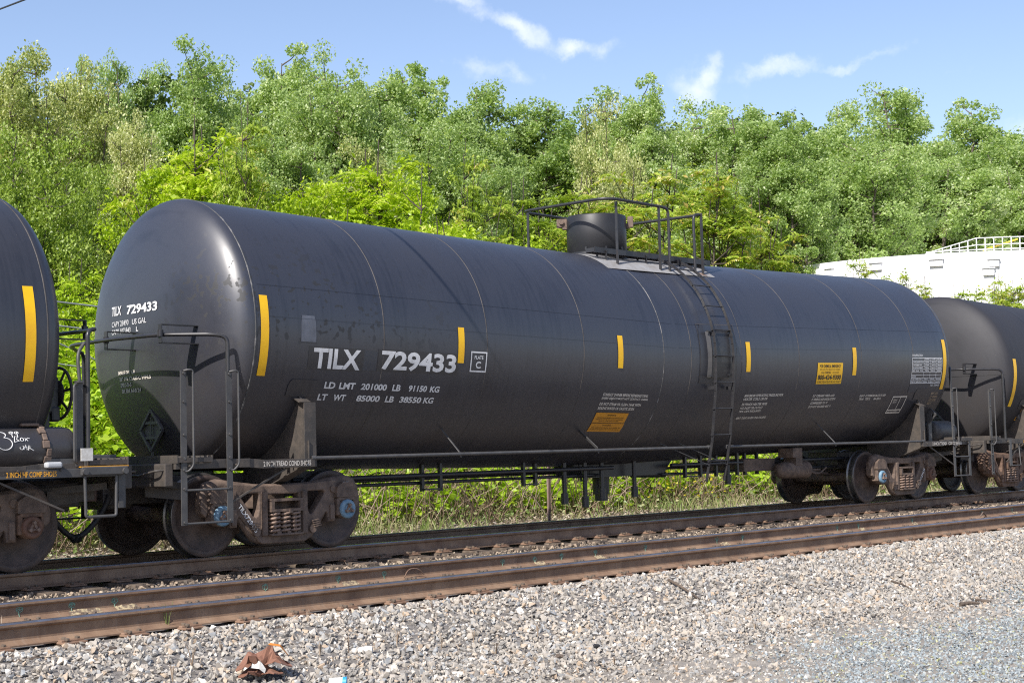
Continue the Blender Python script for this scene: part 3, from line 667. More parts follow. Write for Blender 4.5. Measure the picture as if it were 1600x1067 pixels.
def grating(b, x0, x1, y0, y1, z, step=.075, w=.014, t=.022, mi=0):
    """expanded-metal deck: two families of slanted bars clipped to the rectangle"""
    W_, H_ = x1-x0, y1-y0
    for s in (-1, 1):
        c = -H_*.55
        while c < W_+H_*.55:
            # line x = x0 + c + s*.55*(y-y0) ... clip in x
            pts = []
            for yy in (y0, y1):
                base = c if s > 0 else c+0
                pts.append((x0+base+s*.55*(yy-y0)+(0 if s > 0 else .55*H_*0), yy))
            (xa, ya), (xb, yb) = pts
            lo, hi = 0, 1
            dx = xb-xa
            if abs(dx) > 1e-6:
                ta, tb = (x0-xa)/dx, (x1-xa)/dx; lo, hi = max(lo, min(ta, tb)), min(hi, max(ta, tb))
            if hi-lo > .01:
                b.bar((xa+dx*lo, ya+(yb-ya)*lo, z), (xa+dx*hi, ya+(yb-ya)*hi, z), w, t, mi)
            c += step

def end_fittings(car, tk, sg, txt, txtmat, ladder=True, dusty='steel_dirty', placard=True, hose=True, thin_walk=True, stile_x=(8.66, 8.08), rail_x=8.08, letter_x=(7.63, 6.97), rail_z=2.03, short=False):
    """platform, sill, saddle, ladder rails, handrail at one end; sg = -1 left end, +1 right end; x measured from the car's middle"""
    X = lambda x: sg*x
    # centre sill, end sill, draft box
    b = MB()
    b.box((X(7.45), 0, .76), (2.9, .62, .30), bev=.01)
    b.box((X(8.80), 0, .93), (.10, 2.9, .24), bev=.01); b.box((X(8.66), 0, .74), (.36, .44, .36), bev=.02)
    for y in (-1.15, -.55, .55, 1.15): b.bar((X(8.74), y, .84), (X(7.6), y*.35, .74), .09, .07)
    b.prism([(X(8.74), .84), (X(8.74), .70), (X(8.2), .64), (X(8.2), .80)], -.9, -.88); b.prism([(X(8.74), .84), (X(8.74), .70), (X(8.2), .64), (X(8.2), .80)], .88, .9)
    b.build('end_sill', dusty, car)
    # deck across the end with its edge plates
    b = MB(); grating(b, min(X(8.32), X(8.74)), max(X(8.32), X(8.74)), -1.52, 1.52, 1.115)
    b.box((X(8.75), 0, 1.095), (.012, 3.08, .085)); b.box((X(8.31), 0, 1.095), (.012, 3.06, .07))
    for y in (-1.53, -1.0, -.5, 0, .5, 1.0, 1.53): b.box((X(8.53), y, 1.085), (.43, .012, .05))
    b.build('end_platform', dusty, car)
    # side channels carrying the notice, both sides
    for s in (-1, 1):
        b = MB(); y = s*1.50
        b.box((X(7.28), y, 1.018), (.72, .05, .095), bev=.004); b.bar((X(7.62), y, 1.018), (X(7.80), y*.985, 1.035), .05, .095); b.box((X(8.27), y*.985, 1.035), (.96, .05, .095), bev=.004)
        b.box((X(8.27), y*.955, 1.080), (.96, .12, .010))
        for xx in (7.05, 7.55, 8.0, 8.6): b.cyl((X(xx), y*1.01, 1.02), (X(xx), y*1.03, 1.02), .012, 6)
        b.bar((X(7.25), y*.97, .975), (X(8.05), y, .62), .02, .02)
        sc = b.build('side_channel', dusty, car)
        if s < 0 and txt:
            c = MB(); a0, a1 = (X(letter_x[0]), X(letter_x[1])); a0, a1 = min(a0, a1), max(a0, a1)
            text_into(c, txt, lambda u, v: (a0+u, -1.5275, .990+v), a1-a0, .056, 0, .014)
            c.build('lettering', txtmat, sc)
    # saddle web with flange
    b = MB(); x7 = X(7.03); zc = tk.z(x7)
    for s in (-1, 1):
        poly = [(-1.49, .97), (-1.49, 1.70), (-1.43, 1.74)]
        for yy in np.linspace(-1.40, -.32, 12): poly.append((yy, zc-math.sqrt((tk.R-.004)**2-yy*yy)))
        poly += [(-.30, .62), (-.62, .66)]
        b.prism(poly, x7-.012, x7+.012, mp=lambda p, xx: (xx, -p[0] if s > 0 else p[0], p[1]))
        b.box((x7+.065*-sg, s*1.497, 1.335), (.17, .014, .73), bev=.004)
        b.bar((x7, s*1.50, 1.70), (x7, s*1.375, 1.76), .17, .012); b.bar((x7, s*1.49, .97), (x7, s*.6, .66), .16, .012)
        b.box((x7+.03*-sg, s*1.512, 1.16), (.012, .022, .22))
    b.build('saddle', dusty, car)
    c = MB(); tk.patch(c, x7-.21, x7+.26, 111, 118.5, .007, 0, 6, round_top=.05); c.build('saddle_pad', 'tank_plain', car)
    # ladder at the corner: two stiles, grab rods, stirrup; near and far
    if ladder:
        for s in (-1, 1):
            b = MB(); y = s*1.515
            for k, xx in enumerate(stile_x):
                if short and k == 0: b.bar((X(xx), y, .40), (X(xx), y, 1.06), .012, .072, up=(1, 0, 0)); continue
                b.bar((X(xx), y, .40), (X(xx), y, 2.03), .012, .072, up=(1, 0, 0))
                b.bar((X(xx)+.03, y*.985, 1.05), (X(xx)+.03, y*.985, 2.0), .05, .010, up=(1, 0, 0))
                for zz in (2.0, 1.7, 1.35, 1.10, .98, .78, .43): b.cyl((X(xx), y+s*.002, zz), (X(xx), y+s*.024, zz), .016, 6)
                gx = X(xx)+.085
                b.tube(arc([(X(xx), y+s*.015, 2.025), (X(xx)+.03, y+s*.055, 2.035), (gx, y+s*.055, 2.03), (gx, y+s*.055, 1.02), (gx-.05, y+s*.03, .965), (X(xx), y+s*.01, .965)], .04, 4), .0115, 8)
            for zz in (.765, .415): b.tube([(X(stile_x[0]), y, zz), (X(stile_x[1]), y, zz)], .0125, 8)
            b.build('corner_ladder', 'grey_steel' if s < 0 else 'steel', car)
    # handrail round the end, on two brackets from the head
    b = MB(); path = [(X(rail_x), -1.50, rail_z), (X(rail_x), -1.50, 2.41), (X(rail_x+.14), -1.42, 2.435), (X(8.58), -.95, 2.45), (X(8.62), 0, 2.462), (X(8.58), .95, 2.455), (X(rail_x+.14), 1.42, 2.435), (X(rail_x), 1.50, 2.41), (X(rail_x), 1.50, 2.03)]
    b.tube(arc(path, .16, 6), .0225, 10)
    for y in (-.98, .13):
        hx = tk.head(sg, y, 2.46)[0]; rx = X(8.59)
        for zz in (2.56, 2.36): b.bar((rx+sg*.0, y, zz), (tk.head(sg, y, zz, -.01)[0], y, zz), .065, .012)
        b.bar((rx, y, 2.56), (rx, y, 2.36), .065, .012, up=(1, 0, 0)); b.cyl((rx, y-.0, 2.43), (rx, y, 2.50), .034, 10)
    b.build('end_handrail', 'steel', car)
    # uncoupling lever, coupler
    b = MB(); b.tube(arc([(X(8.83), -1.42, .98), (X(8.93), -1.40, .98), (X(8.94), -1.1, .93), (X(8.86), -.95, .93), (X(8.86), -.12, .93), (X(8.95), -.05, .78)], .05, 4), .012, 8)
    for y in (-1.2, -.45): b.box((X(8.86), y, .95), (.05, .03, .09))
    b.build('uncoupling_lever', 'steel_dirty', car)
    b = MB(); b.box((X(8.86), 0, .80), (.32, .16, .16), bev=.03)
    b.prism([(X(9.00), .05), (X(9.06), .16), (X(9.20), .20), (X(9.24), .10), (X(9.13), .06), (X(9.10), -.02), (X(9.16), -.10), (X(9.22), -.17), (X(9.16), -.21), (X(9.03), -.14)], .66, .95, mp=lambda p, z: (p[0], p[1], z))
    b.build('coupler', 'cast_rust', car)
    if placard:
        b = MB(); y0, z0 = (-.08, 1.43) if sg < 0 else (-1.15, 1.55)
        px0 = tk.head(sg, y0, z0-.2)[0]+sg*.11 if sg < 0 else X(7.70)
        Q = [(0, .235), (.225, 0), (0, -.235), (-.225, 0)]
        for i in range(4):
            a, c2 = Q[i], Q[(i+1) % 4]; b.bar((px0, y0+a[0], z0+a[1]), (px0, y0+c2[0], z0+c2[1]), .03, .035, up=(1, 0, 0))
        for zz, hw in ((.085, .135), (-.085, .135)): b.bar((px0, y0-hw, z0+zz), (px0, y0+hw, z0+zz), .03, .02, up=(1, 0, 0))
        b.prism([(y0-.15, z0+.06), (y0-.06, z0+.13), (y0+.06, z0+.13), (y0+.15, z0+.06), (y0+.15, z0-.06), (y0+.06, z0-.13), (y0-.06, z0-.13), (y0-.15, z0-.06)], px0-sg*.022, px0-sg*.014, mp=lambda p, xx: (xx, p[0], p[1]))
        b.bar((px0-sg*.01, y0, z0-.23), (px0-sg*.01, y0, z0-.40 if sg < 0 else 1.06), .03, .02, up=(1, 0, 0)); b.bar((px0+sg*.004, y0, z0+.15), (px0+sg*.004, y0, z0-.15), .012, .01, up=(1, 0, 0))
        if sg > 0: b.bar((px0, y0, z0+.2), (X(7.45), -1.32, 1.80), .05, .06); b.bar((px0+.03, y0-.07, 1.06), (px0+.03, y0-.07, 1.75), .03, .12, up=(1, 0, 0))
        b.build('placard_holder', 'grey_steel', car)

def side_pipe(car, tk, segs, struts):
    for s in (-1, 1):
        b = MB()
        for (a, c) in segs:
            b.tube([(a, s*1.50, 1.068), (c, s*1.50, 1.068)], .0215, 10)
            for q in (a, c): b.cyl((q-.03, s*1.50, 1.068), (q+.03, s*1.50, 1.068), .030, 10)
        for x in struts:
            a = tk.p(x+.02, s*-134 if s > 0 else 134, -.01)
            b.bar(a, (x, s*1.49, 1.085), .045, .010, up=(0, 1, .7)); b.tube([(x-.02, s*1.50, 1.068), (x, s*1.50, 1.03)], .013, 6)
        b.build('side_handrail', 'grey_steel', car)

def strips(tk, parent, lst):
    for (x0, x1, a0, a1) in lst:
        b = MB(); tk.patch(b, x0, x1, a0, a1, .006, 0, 12); b.build('reflector_strip', 'yellow', parent)

CARM = T1   # frame of the canted track under the train
def car_root(xc, label):
    o = empty('tank_car'); o.matrix_world = CARM @ Matrix.Translation((xc, 0, 0))
    return tag(o, label, 'tank car', 'tank cars of the train')
XC = 17.6407

# ================= the middle car
car = car_root(XC, 'whole black tank car in the middle with large white lettering and a side ladder')
tk = Tank(2.4128, .0173, .0234, -.2455, -7.7734, 7.8548)
shell = tk.shell(car, 'tank')
tk.seams(shell, [(-7.765, .020, .005, 'seam_white'), (-5.90, .016, .003, 'seam'), (-4.17, .016, .003, 'seam'), (-2.31, .016, .003, 'seam'), (-.567, .016, .004, 'seam_white'), (.081, .016, .003, 'seam'),
                 (1.35, .012, .002, 'seam'), (2.93, .016, .003, 'seam'), (4.83, .016, .003, 'seam'), (6.584, .016, .003, 'seam'), (7.845, .020, .004, 'seam')])
SL = -.2455
b = MB()   # lapped joints of the jacket running lengthwise
for a in (73, 86): tk.patch(b, -7.7, -.3, a, a+.12, .0035, 0, 1); tk.patch(b, -.2, 7.8, a, a+.12, .0035, 0, 1)
b.build('jacket_seam', 'patch_black', shell)
strips(tk, shell, [(-7.70, -7.59, 77.7, 110.2), (-4.685, -4.58, 84.5, 100.5), (-1.60, -1.49, 82.1, 98.5), (1.465, 1.575, 82.3, 98.9), (4.55, 4.665, 84.6, 101.4), (7.67, 7.785, 78.4, 111.6)])
# lettering
b = MB()
tk.text(b, 'TILX', -6.95, 97.6, 106.0, .70, bold=.030); tk.text(b, '729433', -5.93, 97.0, 105.3, 1.225, bold=.030)
def words(y0, y1, seq, bold=.032, h=None):
    for (wd, x, w) in seq: tk.text(b, wd, x, y0, y1, w, bold=bold)
words(111.6, 114.5, [('LD', -6.72, .16), ('LMT', -6.50, .24), ('201000', -6.17, .40), ('LB', -5.68, .13), ('91150', -5.42, .30), ('KG', -5.065, .155)])
words(117.0, 119.9, [('LT', -6.77, .14), ('WT', -6.54, .18), ('85000', -6.19, .36), ('LB', -5.74, .135), ('38550', -5.51, .35), ('KG', -5.12, .165)])
tk.frame(b, -4.46, -4.175, 94.9, 104.2, .018); tk.text(b, 'PLATE', -4.395, 96.7, 98.3, .155, bold=.012); tk.text(b, 'C', -4.365, 99.4, 102.5, .09, bold=.02)
b.build('lettering', 'white', shell)
b = MB()
for (t_, x, w, a) in (('CONSULT OWNER BEFORE REPAIRING TANK', -1.815, .99, 111.5), ('SHARP OBJECTS MUST NOT CONTACT LINING', -1.82, 1.01, 113.6), ('DO NOT STEAM OR CLEAN TANK WITH', -1.825, .90, 116.6), ('BOILING WATER OR CAUSTIC SODA', -1.825, .79, 118.9),
                      ('MAXIMUM OPERATING PRESSURE FOR', 1.55, 1.06, 111.8), ('HEATER COILS 150 PSI', 1.55, .64, 113.9), ('EXTERIOR HEATER PIPES', 1.555, .68, 117.1), ('NO INLET OR OUTLET', 1.555, .60, 119.4), ('PIPE CAPS REQUIRED', 1.56, .58, 121.6), ('VENT TANK WHEN UNLOADING', 1.56, .82, 126.0),
                      ('0.5" CERAMIC FIBER AND', 3.48, .66, 113.0), ('4" FIBERGLASS INSULATION', 3.48, .72, 115.3), ('COMPRESSED TO 4"', 3.48, .52, 117.7), ('DO NOT EXCEED 450\u00b0 F', 3.48, .66, 120.1), ('PAINT -COVEMORE MULTI 01-009', 4.95, .86, 113.9), ('TRN-  TIXX      04-2015', 4.96, .72, 116.1)):
    tk.text(b, t_, x, a, a+1.5, w, bold=.026)
tk.frame(b, 6.09, 6.58, 115.6, 128.2, .022); tk.patch(b, 6.11, 6.56, 125.2, 126, .005, 0, 1); tk.patch(b, 6.36, 6.375, 116.4, 125.2, .005, 0, 4)
tk.text(b, 'DA-E', 6.16, 117.6, 118.8, .12); tk.text(b, 'SO-P', 6.16, 119.2, 120.4, .12); tk.text(b, 'SERVICE DEPT', 6.12, 126.5, 127.4, .34)
b.build('notice_lettering', 'cream', shell)
b = MB()   # qualification table
x0, x1, a0, a1 = 6.54, 7.63, 90.6, 107.3
tk.frame(b, x0, x1, a0, a1, .012); rows = np.linspace(a0, a1, 10)
for r in rows[1:-1]: tk.patch(b, x0, x1, r-.12, r+.12, .005, 0, 1)
for xx in (6.97, 7.20, 7.42): tk.patch(b, xx-.004, xx+.004, a0, a1, .005, 0, 8)
tk.text(b, 'QUALIFICATION', x0, 88.3, 89.9, .38, bold=.02)
for i, (t_, w, v) in enumerate((('', 0, ('STATION', 'QUALIFIED', 'DUE')), ('TANK QUALIFICATION', .38, ('TIXX', '2015', '2025')), ('THICKNESS TEST', .32, ('TIXX', '2015', '2025')), ('SERVICE EQUIPMENT', .36, ('TIXX', '2015', '2025')), ('PRD  VALVE  75 PSI', .36, ('TIXX', '2015', '2025')), ('', 0, ('', '', '')), ('LINING', .14, ('', '', '')), ('RULE INSPECTION', .36, ('TIXX', '2015', '2025')), ('STUB SILL INSPECTION', .38, ('TIXX', '2015', '2025')))):
    m0 = rows[i]+.45; m1 = rows[i+1]-.5
    if t_: tk.text(b, t_, x0+.025, m0, m1, w, bold=.03)
    for xx, q in zip((7.0, 7.23, 7.45), v):
        if q: tk.text(b, q, xx, m0, m1, .15, bold=.03)
tk.text(b, 'TILX 729433', 7.28, 108.0, 109.3, .33, bold=.02)
b.build('qualification_table', 'white', shell)
b = MB()
for i, t_ in enumerate(('BRPL DA', 'LT 10-2015', 'ATCO 50 DK', 'XD-T')): tk.text(b, t_, 7.42, 113.5+2.4*i, 115.2+2.4*i, (.24, .27, .27, .15)[i], bold=.02)
b.build('faded_lettering', 'tan', shell)
b = MB(); tk.patch(b, 3.47, 4.235, 93.9, 106.5, .005, 0, 8)
tk.text(b, 'FOR CHEMICAL EMERGENCY', 3.53, 94.9, 96.6, .64, .007, 1, .02); tk.text(b, 'Spill, Leak, Fire, Exposure or Accident', 3.54, 97.3, 98.3, .61, .007, 1, .01)
tk.text(b, 'CALL CHEMTREC', 3.58, 99.0, 100.1, .30, .007, 1, .01); tk.text(b, 'DAY OR NIGHT', 3.93, 99.2, 100.0, .19, .007, 1, .005)
tk.text(b, '800-424-9300', 3.50, 101.0, 104.0, .70, .007, 1, .03); tk.text(b, 'OUTSIDE THE UNITED STATES CALL COLLECT', 3.49, 104.8, 105.8, .72, .007, 1, .01)
b.build('emergency_notice', ['yellow', 'black_let'], shell)
b = MB(); tk.patch(b, -1.815, -1.115, 122.2, 128.15, .005, 0, 5); tk.patch(b, -1.81, -1.10, 128.55, 134.0, .005, 0, 5)
for (t_, x, w, a, h) in (('WARNING', -1.56, .19, 123.2, .8), ('CONTENTS ARE FLAMMABLE VAPORS PRESENT IN TANK', -1.76, .58, 124.8, .55), ('KEEP LIGHTS AND FIRE AWAY. DO NOT ENTER BEFORE', -1.76, .58, 125.8, .55), ('TANK IS CLEAN AND GAS FREE', -1.70, .44, 126.8, .55),
                         ('WARNING', -1.56, .19, 129.4, .8), ('AVOID ACCIDENTS. VENT PRESSURE BEFORE OPENING THE', -1.77, .62, 131.0, .55), ('OUTLET. DO NOT REMOVE CAPS WHILE UNDER PRESSURE', -1.77, .62, 132.2, .55)):
    tk.text(b, t_, x, a, a+h, w, .007, 1, .01)
b.build('warning_notice', ['orange', 'black_let'], shell)
b = MB(); tk.head_text(b, 'TILX', -1, .69, 2.905, 2.795, .255, bold=.03); tk.head_text(b, '729433', -1, .30, 2.895, 2.785, .635, bold=.03)
tk.head_text(b, 'CAPY 28490', -1, .672, 2.727, 2.664, .42, bold=.002); tk.head_text(b, 'US GAL', -1, .17, 2.724, 2.661, .30, bold=.004)
tk.head_text(b, 'CAPY 107 843', -1, .675, 2.634, 2.574, .47, bold=.002); tk.head_text(b, 'L', -1, .08, 2.630, 2.576, .045, bold=.025)
b.build('head_lettering', 'white', shell)
b = MB()
for i, (t_, y, w) in enumerate((('M901E DFT GR', .535, .40), ('36" 1W CLASS C WHLS', .52, .70), ('SPRG D-5', .505, .26), ('BR BM AAR 24', .485, .44))):
    tk.head_text(b, t_, -1, y, 2.137-.071*i, 2.090-.071*i, w, bold=.035)
b.build('spec_lettering', 'cream', shell)  # cream here paints in the shadow that dims these white lines
b = MB(); tk.patch(b, -7.14, -6.925, 84.6, 95.4, .003, 0, 6, round_top=.02); b.build('paint_patch', 'patch_grey', shell)
b = MB(); tk.patch(b, 6.55, 7.207, 107.9, 113.2, .003, 0, 4); b.build('paint_patch', 'patch_blue', shell)
b = MB(); tk.patch(b, -6.20, -6.0, 97.5, 106, .002, 0, 4); b.build('paint_patch', 'patch_blue', shell)
b = MB(); tk.patch(b, -7.02, -6.20, 97.0, 106.5, .002, 0, 5); b.build('paint_patch', 'patch_black', shell)
b = MB(); tk.patch(b, -5.985, -4.66, 96.5, 106.0, .002, 0, 5); b.build('paint_patch', 'patch_black', shell)
# raised jacket panel behind the ladder
b = MB(); tk.patch(b, .30, 1.20, 73, 104.5, .006, 0, 14, round_top=.08); b.build('jacket_panel', 'tank_plain', shell)
b = MB(); tk.frame(b, .285, 1.215, 72.6, 104.8, .010, .007); b.build('panel_edge', 'seam', shell)
b = MB()
for i in range(9):
    pass
rowp = [[tk.p(x, a, o) for (x, o) in ((.47, .0), (.50, .065), (1.03, .065), (1.06, .0))] for a in np.linspace(77, 101.5, 10)]
b.grid(rowp, 0, False); b.add([q for q in rowp[0]], [(0, 1, 2, 3)]); b.add([q for q in rowp[-1]], [(0, 1, 2, 3)])
for (x, a) in ((.48, 77.5), (1.0, 77), (.46, 100.5), (.95, 100)): b.box(tk.p(x, a, .08), (.10, .035, .02))
b.build('panel_cover', 'steel', shell)
for sg, t_, mt_ in ((-1, '2 INCH TREAD COND SHOES', 'cream'), (1, '2 INCH TREAD   COND SHOES', 'cream')):
    end_fittings(car, tk, sg, t_, mt_, letter_x=(7.64, 6.98) if sg < 0 else (7.25, 8.35), rail_x=8.08, short=sg > 0)
side_pipe(car, tk, [(-6.93, .535), (1.01, 6.95)], (-4.60, -1.975, 4.05))
# air reservoir on the right end platform
b = MB(); b.lathe([(0, 8.10), (.12, 8.105), (.175, 8.14), (.192, 8.2), (.192, 8.76), (.175, 8.83), (.12, 8.87), (0, 8.88)], 28, 'x', (0, -1.02, 1.25)); b.box((8.3, -1.02, 1.06), (.06, .3, .1)); b.box((8.7, -1.02, 1.06), (.06, .3, .1))
b.build('air_reservoir', 'grey_steel', car)
# truck pairs
make_truck(car, -7.022, ('cap_blue', 'cap_blue'), (-1, 'TILX729433'))
make_truck(car, 7.022, ('cap_blue', 'cap_rust'), (1, 'TILX729433'))
# manway
b = MB(); cz = tk.z(-.13)+TR
b.lathe([(.47, cz-.10), (.47, cz+.04), (.455, cz+.05), (.455, cz+.085), (.462, cz+.09), (.462, cz+.63), (.45, cz+.645), (.435, cz+.63), (.43, cz+.1)], 48, 'z', (-.13, 0, 0))
b.lathe([(.43, cz+.60), (.0, cz+.62)], 32, 'z', (-.13, 0, 0))
for k in range(7):
    t = R_(-160+k*38); b.box((-.13+.465*math.cos(t), .465*math.sin(t), cz+.11), (.02, .03, .05), rot=Matrix.Rotation(t, 3, 'Z'))
mw = b.build('manway', 'dome', car)
for t in (134, -44):
    b = MB(); c, s = math.cos(R_(t)), math.sin(R_(t)); rt = Matrix.Rotation(R_(t), 3, 'Z')
    for o in (-.045, .045): b.box((-.13+c*.53-s*o, s*.53+c*o, cz+.56), (.16 if t > 0 else .08, .018, .13 if t > 0 else .17), rot=rt, bev=.006)
    if t > 0: b.cyl((-.13+c*.54-s*.09, s*.54+c*.09, cz+.575), (-.13+c*.54+s*.09, s*.54-c*.09, cz+.575), .04, 12)
    b.box((-.13+c*.49, s*.49, cz+.50), (.07, .10, .08), rot=rt, bev=.01)
    b.build('lid_hinge', 'cast', mw)
# grip pad, walkway, fittings beside the dome
b = MB(); tk.patch(b, -1.0, 1.61, -36, 36.5, .004, 0, 16); b.build('grip_pad', 'pad', car)
wz = 4.015
for s in (-1, 1):
    b = MB(); y0, y1 = (-.66, -.49) if s < 0 else (.49, .66)
    grating(b, -.95, 1.88, y0, y1, wz, .06, .010, .025)
    for y in (y0, y1): b.box((.465, y, wz), (2.83, .014, .080))
    for x in np.linspace(-.95, 1.88, 9): b.box((x, (y0+y1)/2, wz), (.012, .16, .06))
    for x in (-.7, .25, 1.1, 1.7):
        for y in (y0, y1): b.bar((x, y, wz), (x, y, tk.z(x)+math.sqrt(TR**2-y*y)-.01), .035, .012, up=(1, 0, 0))
        b.cyl((x, s*.675, wz-.01), (x, s*.69, wz-.01), .018, 6)
    b.build('walkway', 'steel', car)
b = MB()
b.lathe([(0, cz+.16), (.16, cz+.15), (.24, cz+.12), (.26, cz+.10), (.26, cz+.06), (.2, cz+.05), (.2, cz-.08)], 24, 'z', (1.02, .25, 0)); b.cyl((1.4, .15, cz-.05), (1.4, .15, cz+.14), .07, 12); b.cyl((.75, .55, cz-.1), (.75, .55, cz+.08), .06, 12)
for k in range(8): b.box((1.02+.24*math.cos(k*.785), .25+.24*math.sin(k*.785), cz+.12), (.04, .04, .07))
b.build('valve_fitting', 'steel', car)
# hand railing round the dome
rz = 4.755
b = MB(); yo = .87; yn = -.87
b.tube(arc([(.56, yn, rz-.99), (.56, yn, rz-.02), (.40, yn, rz), (-.70, yn+.02, rz+.015), (-.84, -.70, rz+.02), (-.90, .75, rz+.02), (-.80, yo, rz+.02), (1.30, yo, rz), (1.40, .75, rz), (1.40, -.80, rz-.03), (1.36, yn, rz-.03), (1.20, yn, rz-.05), (1.20, yn, rz-.99)], .13, 5), .0225, 10)
def post(x, y):
    b.bar((x, y, tk.z(x)+math.sqrt(TR**2-y*y)-.01), (x, y, rz-.01), .045, .012, up=(0, 1, 0) if abs(y) > .9 else (1, 0, 0)); b.box((x, y, tk.z(x)+math.sqrt(TR**2-y*y)+.005), (.12, .09, .014), 1, rot=Matrix.Rotation(R_(-30 if y > 0 else 30), 3, 'X'))
for (x, y) in ((-.60, -.80), (.33, yn), (1.375, -.89), (-.88, .74), (.3, yo), (1.38, .80)): post(x, y)
b.build('dome_railing', ['steel', 'bolt'], car)
# side ladder, near and far
for s in (-1, 1):
    b = MB(); prof_ = []
    z0 = tk.z(.75)
    prof_.append((.60, z0+TR-.02))
    for a in np.linspace(30, 90, 11): prof_.append(((TR+.105)*math.sin(R_(a)), z0+(TR+.105)*math.cos(R_(a))))
    prof_ += [(1.665, 1.9), (1.57, 1.15), (1.44, .56)]
    for x in (.54, .985):
        pts = [Vector((x, s*y, z)) for y, z in prof_]
        for p, q in zip(pts, pts[1:]): b.bar(p, q+(q-p).normalized()*.004, .012, .042, up=(0, (q-p).z, -(q-p).y))
    L_ = 0; P = [Vector((0, y, z)) for y, z in prof_]; tot = sum((q-p).length for p, q in zip(P, P[1:])); d = .33
    for dist in np.arange(.47, tot, .395):
        r = dist
        for p, q in zip(P, P[1:]):
            l_ = (q-p).length
            if r <= l_:
                c = p.lerp(q, r/l_); b.tube([(.53, s*c.y, c.z), (.995, s*c.y, c.z)], .0105, 8)
                for x in (.53, .995): b.cyl((x, s*c.y-s*.0, c.z), (x+(.012 if x > .7 else -.012), s*c.y, c.z), .022, 8)
                break
            r -= l_
    for x in (.54, .985): b.bar((x, s*1.50, .80), (x-.55, s*1.02, 1.14), .035, .010, up=(0, 0, 1))
    for x in (.54, .985): b.box((x, s*1.61, 1.95), (.02, .14, .05)); b.box((x, s*1.62, 2.75), (.02, .15, .05))
    b.build('side_ladder', 'steel', car)
# heater piping and outlet under the belly
b = MB()
for y, z, x0, x1 in ((-.42, .80, -6.4, -.4), (-.30, .70, -6.4, -.6), (-.42, .80, 1.0, 6.2), (-.30, .66, .9, 6.0), (.40, .74, -6.2, 6.2)):
    b.tube([(x0, y, z), (x1, y, z)], .030 if z > .75 else .022, 8)
for x in (-4.22, -3.95, -2.35, -2.05, 1.35, 1.75, 2.25, 2.75, 3.05, 3.4): b.box((x, -.42 if int(abs(x)*10) % 2 else -.36, .80), (.045, .05, .42))
for x in (-4.09, -2.2, 1.55): b.box((x, -.42, .615), (.30, .05, .022))
for x, zb in ((-1.45, .30), (-1.0, .24), (-.62, .34), (.14, .34), (2.55, .45)): 
    b.tube([(x, -.38, .95), (x, -.38, zb+.16)], .035, 10); b.tube([(x, -.38, zb+.16), (x, -.38, zb)], .055, 10)
b.build('heater_piping', 'steel', car)
b = MB(); b.box((-.25, 0, .86), (1.7, .5, .06)); b.prism([(-1.0, .90), (-.9, .66), (1.0, .66), (1.25, .90)], -.26, .26); b.cyl((-.2, 0, .7), (-.2, 0, .40), .13, 20); b.cyl((-.2, 0, .44), (-.2, 0, .30), .10, 20)
b.tube([(.3, -.2, .68), (1.1, -.2, .66)], .05, 10); b.build('bottom_outlet', 'steel', car)
b = MB(); b.lathe([(0, 3.62), (.09, 3.64), (.135, 3.72), (.14, 3.8), (.14, 4.40), (.155, 4.41), (.155, 4.45), (0, 4.46)], 24, 'x', (0, -.62, .64)); b.box((4.1, -.62, .84), (.2, .25, .24)); b.tube([(4.45, -.62, .64), (5.1, -.5, .62)], .02, 8)
pts = [(4.46+.05*k, -.66, .66-.10*math.sin(math.pi*k/12)) for k in range(13)]; b.tube(pts, .014, 6); b.box((4.05, -.60, .93), (.28, .30, .16))
b.build('brake_cylinder', 'cast', car)
b = MB(); b.tube([(5.0, -.25, .60), (6.3, -.1, .5)], .03, 8); b.tube([(3.3, .2, .72), (6.1, .2, .72)], .025, 8); b.box((3.35, .0, .75), (.9, .9, .2)); b.build('brake_rigging', 'cast', car)

# ================= the car coupled on the left, only its right end in the frame
lc = car_root(XC-18.092, 'black tank car cut off by the left edge, with brake wheel and white scrawl')
tl = Tank(2.15, .0173, .0234, -.2, -7.77, 7.852)
sl = tl.shell(lc, 'tank_plain')
tl.seams(sl, [(x, .016, .003, 'seam') for x in (-5.9, -4.1, -2.3, -.5, 1.3, 3.1, 4.9, 6.6, 7.84)])
strips(tl, sl, [(7.60, 7.71, 72.5, 106.5), (-7.7, -7.59, 72.5, 106.5)])
end_fittings(lc, tl, 1, None, 'orange_let', ladder=False, placard=False, rail_x=8.32, rail_z=1.15)
end_fittings(lc, tl, -1, None, 'orange_let', placard=False)
side_pipe(lc, tl, [(-6.93, 6.6)], (-4.6, -2, 4.0))
DX = 18.092
make_truck(lc, 7.022, ('cap_rust', 'cap_rust'), None, 'cast')
make_truck(lc, -7.022, ('cap_rust', 'cap_rust'), None, 'cast')
b = MB()    # lower side sill with the notice in orange, stirrup
b.box((7.30, -1.50, .985), (2.66, .05, .085), bev=.004); b.box((8.48, -1.53, 1.0), (.52, .06, .085), bev=.01); b.box((8.48, -1.50, 1.045), (.54, .10, .008), 1)
for x in (8.25, 8.70): b.cyl((x, -1.54, .995), (x, -1.585, .995), .032, 8)
b.box((8.72, -1.46, .82), (.08, .02, .40))
ss = b.build('side_sill', ['grey_steel', 'orange_let'], lc)
b = MB(); text_into(b, '2 INCH HF COMP SHOES', lambda u, v: (7.43+u, -1.5275, .958+v), .53, .052, 0, .014); b.build('lettering', 'orange_let', ss)
b = MB(); b.tube(arc([(8.27, -1.52, .95), (8.28, -1.52, .545), (8.62, -1.52, .545), (8.625, -1.52, .95)], .03, 4), .016, 8); b.build('stirrup_step', 'grey_steel', lc)
b = MB()    # stile and grab rod by the corner, box with a paper notice
